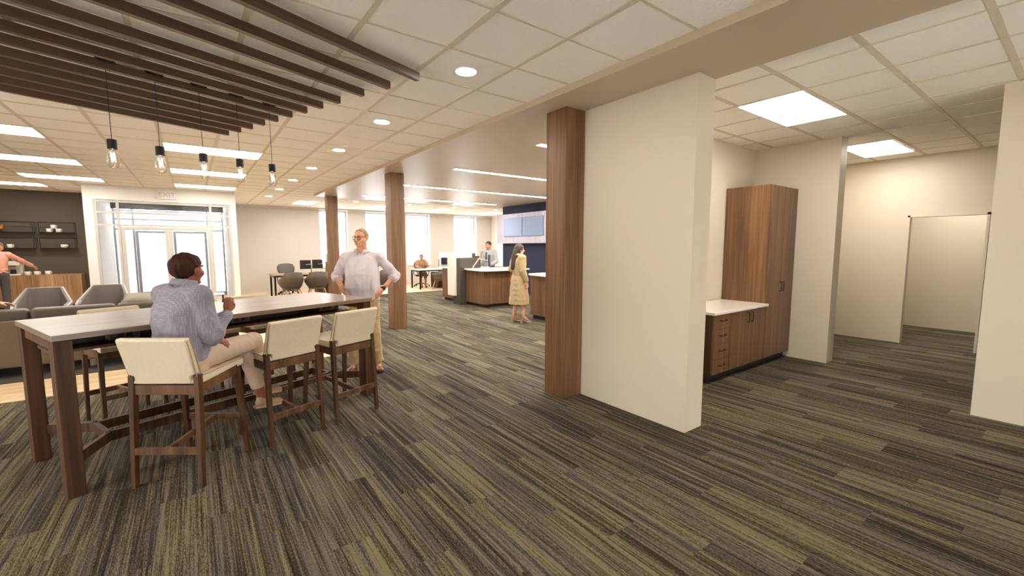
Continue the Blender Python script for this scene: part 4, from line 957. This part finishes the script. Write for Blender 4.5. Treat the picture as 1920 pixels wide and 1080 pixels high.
hm = hairmat('dark_brown_hair', srgb(66, 36, 21)); haircap(wo, hm, mx, FULL, r=(.083, .103, .093), extra=[('ell', (-.01, -.075, .045), (.048, .045, .045))], wr=.006)
face_parts(wo, mx, M['irisd'], hm, .97)
# ---- woman in trench coat
J = dict(pelvis=(0, 0, .95), waist=(0, 0, 1.09), chest=(0, .005, 1.26), neck=(0, -.01, 1.415), head=(0, .015, 1.535), hyaw=R(-8), hpitch=0,
    shR=(.155, -.01, 1.36), elR=(.20, -.03, 1.10), wrR=(.215, .05, .87), handR=((.02, .15, -1), (-1, 0, 0), .3, 1),
    shL=(-.155, -.01, 1.36), elL=(-.22, -.06, 1.12), wrL=(-.14, .12, 1.05), handL=((.3, .8, .2), (.6, -.3, -.5), .9, 1),
    hipR=(.08, 0, .90), knR=(.09, .04, .52), anR=(.10, .05, .16), toeR=(.15, 1, -.45), hipL=(-.08, 0, .90), knL=(-.09, 0, .52), anL=(-.10, -.06, .16), toeL=(-.15, 1, -.45))
sk3 = skin('light_skin', srgb(222, 170, 140))
wt_, mx = person('woman with long dark hair in a beige trench coat and heeled sandals', (5.5, 7.17, .006), R(-96), J, sk3, .007, None, .95, .95, .92)
tr_ = cloth('beige_trench_coat', srgb(176, 152, 112), .85)
def skirt(mb):
    torso(mb, [((0, 0, 1.11), .145, .118), ((0, 0, 1.04), .150, .120), ((0, .0, .92), .185, .15), ((0, 0, .66), .205, .18), ((0, 0, .40), .225, .205), ((0, 0, .39), .22, .20)])
garment(wt_, J, 'trench_coat', tr_, .008, ['torso', ('arm', 'R', .86), ('arm', 'L', .86)], .022, .006, 4, .95, skirt)
MB().loft([[(.163 * cos(a), .137 * sin(a), z) for a in [2 * pi * k / 28 for k in range(28)]] for z in (1.055, 1.095)]).build('belt', tr_, wt_)
collar(wt_, tr_, (0, -.02, 1.42), 0, -.25, .085, .05, .9)
hm = hairmat('long_dark_grey_hair', srgb(84, 72, 62)); haircap(wt_, hm, mx, [(-.13, -.12), (-.03, -.12), (-.01, -.05), (.03, -.02), (.05, .03), (.07, .07), (.11, .09)], r=(.090, .108, .098), extra=[('cap', (0, -.05, -.01), (-.01, -.105, -.16), .085, .08), ('cap', (-.01, -.105, -.16), (-.02, -.145, -.38), .078, .045), ('cap', (.04, -.07, -.10), (.03, -.13, -.34), .05, .035)])
face_parts(wt_, mx, M['irisd'], hm, .95)
for q in 'LR':
    a = Vector(J['an' + q]); f = Vector((.12 if q == 'R' else -.12, 1, 0)).normalized(); s = Vector((f.y, -f.x, 0)); m = MB(); b = a - Vector((0, 0, .085)); b.z = 0
    m.hexa([b - s * .035 + f * .06, b + s * .035 + f * .06, b + s * .03 + f * .17, b - s * .03 + f * .17], [b - s * .035 + f * .06 + Vector((0, 0, .022)), b + s * .035 + f * .06 + Vector((0, 0, .022)), b + s * .03 + f * .17 + Vector((0, 0, .016)), b - s * .03 + f * .17 + Vector((0, 0, .016))])
    m.hexa([b - s * .028 - f * .06, b + s * .028 - f * .06, b + s * .035 + f * .06, b - s * .035 + f * .06], [q_ + Vector((0, 0, h)) for q_, h in ((b - s * .028 - f * .06, .10), (b + s * .028 - f * .06, .10), (b + s * .035 + f * .06, .022), (b - s * .035 + f * .06, .022))]) if False else None
    m.hexa([b - s * .025 - f * .065 + Vector((0, 0, .072)), b + s * .025 - f * .065 + Vector((0, 0, .072)), b + s * .035 + f * .065, b - s * .035 + f * .065], [b - s * .025 - f * .065 + Vector((0, 0, .088)), b + s * .025 - f * .065 + Vector((0, 0, .088)), b + s * .035 + f * .065 + Vector((0, 0, .022)), b - s * .035 + f * .065 + Vector((0, 0, .022))])
    m.leg(b.x - f.x * .05, b.y - f.y * .05, b.x - f.x * .045, b.y - f.y * .045, .075, .03, .03, .045, .04)
    so = m.build('sandal', bsh, wt_, bevel=.003)
    MB().tube([a + (s * cos(g_) * .040 + f * sin(g_) * .040) + Vector((0, 0, .0)) for g_ in [2 * pi * k / 16 for k in range(17)]], .005, 6).build('ankle_strap', bsh, so)
    MB().tube([b + f * .12 - s * .04 + Vector((0, 0, .02)), b + f * .115 - s * .025 + Vector((0, 0, .055)), b + f * .115 + s * .025 + Vector((0, 0, .055)), b + f * .12 + s * .04 + Vector((0, 0, .02))], .007, 6).build('toe_strap', bsh, so)
hb = thing('handbag', 'small orange bag hanging at the side of the woman in the trench coat', 'bag', (5.53, 7.36, .006), R(-96))
ob = plain('orange_leather', srgb(196, 104, 54), .5)
MB().box(-.015, .02, -.10, .10, .82, 1.0).build('bag_body', ob, hb, bevel=.012); MB().tube([(0, -.10, 1.01), (-.0, -.06, 1.12), (0, .06, 1.12), (0, .10, 1.01)], .008, 8).build('strap', ob, hb, smooth=True)
# ---- teller
J = dict(pelvis=(0, 0, .98), waist=(0, 0, 1.12), chest=(0, 0, 1.34), neck=(0, -.01, 1.50), head=(0, .02, 1.635), hyaw=R(-6), hpitch=R(-12),
    shR=(.185, -.01, 1.44), elR=(.25, .0, 1.17), wrR=(.17, .20, 1.06), handR=((-.3, .9, -.2), (0, 0, -1), .3, 1), shL=(-.185, -.01, 1.44), elL=(-.25, .0, 1.17), wrL=(-.17, .20, 1.06), handL=((.3, .9, -.2), (0, 0, -1), .3, 1),
    hipR=(.09, 0, .93), knR=(.10, .02, .52), anR=(.11, -.02, .095), toeR=(.15, 1, 0), hipL=(-.09, 0, .93), knL=(-.10, .02, .52), anL=(-.11, -.02, .095), toeL=(-.15, 1, 0))
sk4 = skin('tan_skin', srgb(178, 118, 84))
te, mx = person('man in a light grey suit jacket standing behind the teller counter', (7.08, 10.72, .006), R(118), J, sk4, .008, None, 1.05, 1.0, 1.05)
gj = cloth('light_grey_suit', srgb(138, 136, 131), .8); dk = cloth('dark_trousers', srgb(60, 58, 58), .8)
garment(te, J, 'suit_jacket', gj, .009, ['torso', ('arm', 'R', .88), ('arm', 'L', .88)], .02, .005, 1, 1.1, lambda mb: torso(mb, [((0, 0, .86), .18, .14), ((0, 0, 1.0), .18, .135), ((0, 0, 1.12), .165, .125)]))
MB().prism([(-.012, 1.14), (-.028, 1.20), (-.014, 1.44), (.014, 1.44), (.028, 1.20), (.012, 1.14)], 'Y', .13, .155).build('tie', dk, te)
collar(te, gj, (0, -.006, 1.51), 0, -.15, .072, .05, .7)
garment(te, J, 'trousers', dk, .009, ['hips', ('leg', 'R', .95), ('leg', 'L', .95)], .014, .004, 2, 1.0)
for q in 'LR': shoe(J['an' + q], J['toe' + q], 'shoe', M['softblack'], te, .007)
hm = hairmat('dark_grey_hair', srgb(62, 54, 48)); haircap(te, hm, mx, SHORT); face_parts(te, mx, M['irisd'], hm)
# ---- woman on the phone
J = dict(pelvis=(0, -.02, .56), waist=(0, -.03, .70), chest=(0, .0, .90), neck=(0, .01, 1.06), head=(0, .035, 1.185), hyaw=0, hpitch=R(-4),
    shR=(.16, .0, 1.005), elR=(.20, .10, .80), wrR=(.12, .30, .785), handR=((-.5, .8, 0), (0, 0, -1), .3, 1), shL=(-.16, .0, 1.005), elL=(-.21, .12, .84), wrL=(-.115, .10, 1.06), handL=((.1, -.15, .95), (.9, -.1, 0), .5, -1),
    hipR=(.085, .02, .54), knR=(.10, .46, .56), anR=(.08, .50, .12), toeR=(0, 1, -.1), hipL=(-.085, .02, .54), knL=(-.08, .46, .54), anL=(-.10, .42, .10), toeL=(-.1, 1, 0))
ph, mx = person('woman in a tan blazer sitting at the desk and talking on the phone', (7.40, 16.12, 0), R(163), J, sk4, .008, None, .95, .97, .95)
tn = cloth('tan_blazer', srgb(160, 118, 84), .8); bn = cloth('brown_skirt', srgb(120, 78, 50), .8)
garment(ph, J, 'blazer', tn, .009, ['torso', ('arm', 'R', .85), ('arm', 'L', .85)], .018, .005, 1, 1.0); garment(ph, J, 'skirt', bn, .010, ['hips', ('leg', 'R', .35), ('leg', 'L', .35)], .014, .003, 6, 1.0)
for q in 'LR': shoe(J['an' + q], J['toe' + q], 'shoe', brown, ph, .007)
hm = hairmat('auburn_hair', srgb(150, 96, 66)); haircap(ph, hm, mx, FULL, extra=[('ell', (0, -.10, .02), (.04, .035, .04))]); face_parts(ph, mx, M['irisd'], hm, .97)
o = MB().box(-.006, .006, -.035, .035, -.075, .075).build('mobile_phone', 'softblack', None, bevel=.004); o.parent = None
o.matrix_world = ph.matrix_basis @ Matrix.Translation((-.098, .065, 1.165)) @ Matrix.Rotation(R(-20), 4, 'X'); tag(o, 'dark mobile phone held to the ear of the woman in the tan blazer', 'phone')
# ---- person in pink at the credenza
J = dict(pelvis=(0, 0, .97), waist=(0, .01, 1.11), chest=(0, .05, 1.32), neck=(0, .07, 1.47), head=(.02, .115, 1.60), hyaw=R(-30), hpitch=R(-18),
    shR=(.18, .06, 1.41), elR=(.34, .23, 1.26), wrR=(.47, .42, 1.13), handR=((.45, .65, -.55), (0, -.3, -1), .6, 1), shL=(-.18, .05, 1.41), elL=(-.24, .02, 1.13), wrL=(-.16, .20, 1.0), handL=((.2, .7, -.4), (1, 0, 0), .4, 1),
    hipR=(.09, 0, .93), knR=(.10, .02, .52), anR=(.11, -.02, .095), toeR=(.15, 1, 0), hipL=(-.09, 0, .93), knL=(-.10, .02, .52), anL=(-.11, -.02, .095), toeL=(-.15, 1, 0))
pk, mx = person('person in a pink top and dark jeans reaching for a mug on the credenza', (-3.73, 15.42, 0), R(-2), J, sk, .008, None, 1.0, 1.0, 1.0)
pm = cloth('pink_top', srgb(222, 160, 140), .8); jm = cloth('dark_jeans', srgb(74, 72, 74), .85)
garment(pk, J, 'top', pm, .009, ['torso', ('arm', 'R', .9), ('arm', 'L', .9)], .014, .006, 7, 1.05); garment(pk, J, 'jeans', jm, .009, ['hips', ('leg', 'R', .95), ('leg', 'L', .95)], .014, .004, 8, 1.02)
MB().loft([[(.178 * cos(a), .136 * sin(a), z) for a in [2 * pi * k / 28 for k in range(28)]] for z in (1.01, 1.045)]).build('belt', brown, pk)
for q in 'LR': shoe(J['an' + q], J['toe' + q], 'shoe', brown, pk, .007)
hm = hairmat('grey_hair', srgb(140, 128, 118)); haircap(pk, hm, mx, SHORT); face_parts(pk, mx, M['irisb'], hm)
# ---- person on the sofa
J = dict(pelvis=(0, 0, .57), waist=(0, -.03, .70), chest=(0, -.05, .90), neck=(0, -.05, 1.05), head=(0, -.02, 1.18), hyaw=R(20), hpitch=0,
    shR=(.17, -.06, .995), elR=(.36, -.28, .945), wrR=(.55, -.38, .905), handR=((.95, .25, -.12), (0, -.2, -1), .45, 1), shL=(-.17, -.05, .995), elL=(-.25, .05, .74), wrL=(-.12, .25, .66), handL=((.3, .8, -.2), (0, 0, -1), .3, 1),
    hipR=(.09, .03, .55), knR=(.11, .47, .55), anR=(.11, .47, .105), toeR=(.1, 1, 0), hipL=(-.09, .03, .55), knL=(-.12, .47, .55), anL=(-.13, .48, .105), toeL=(-.1, 1, 0))
sp_, mx = person('person in a black top sitting on the sofa with one arm along its back', (-2.52, 8.40, .008), 0, J, sk3, .008, None, 1.0, 1.0, 1.0)
bk = cloth('black_top', srgb(36, 33, 32), .85)
garment(sp_, J, 'top', bk, .009, ['torso', ('arm', 'R', .85), ('arm', 'L', .85)], .014, .005, 11, 1.0); garment(sp_, J, 'trousers', jm, .009, ['hips', ('leg', 'R', .93), ('leg', 'L', .93)], .012, .004, 12, 1.0)
for q in 'LR': shoe(J['an' + q], J['toe' + q], 'shoe', M['softblack'], sp_, .007)
hm = hairmat('brown_hair', srgb(80, 56, 40)); haircap(sp_, hm, mx, SHORT); face_parts(sp_, mx, M['irisd'], hm)
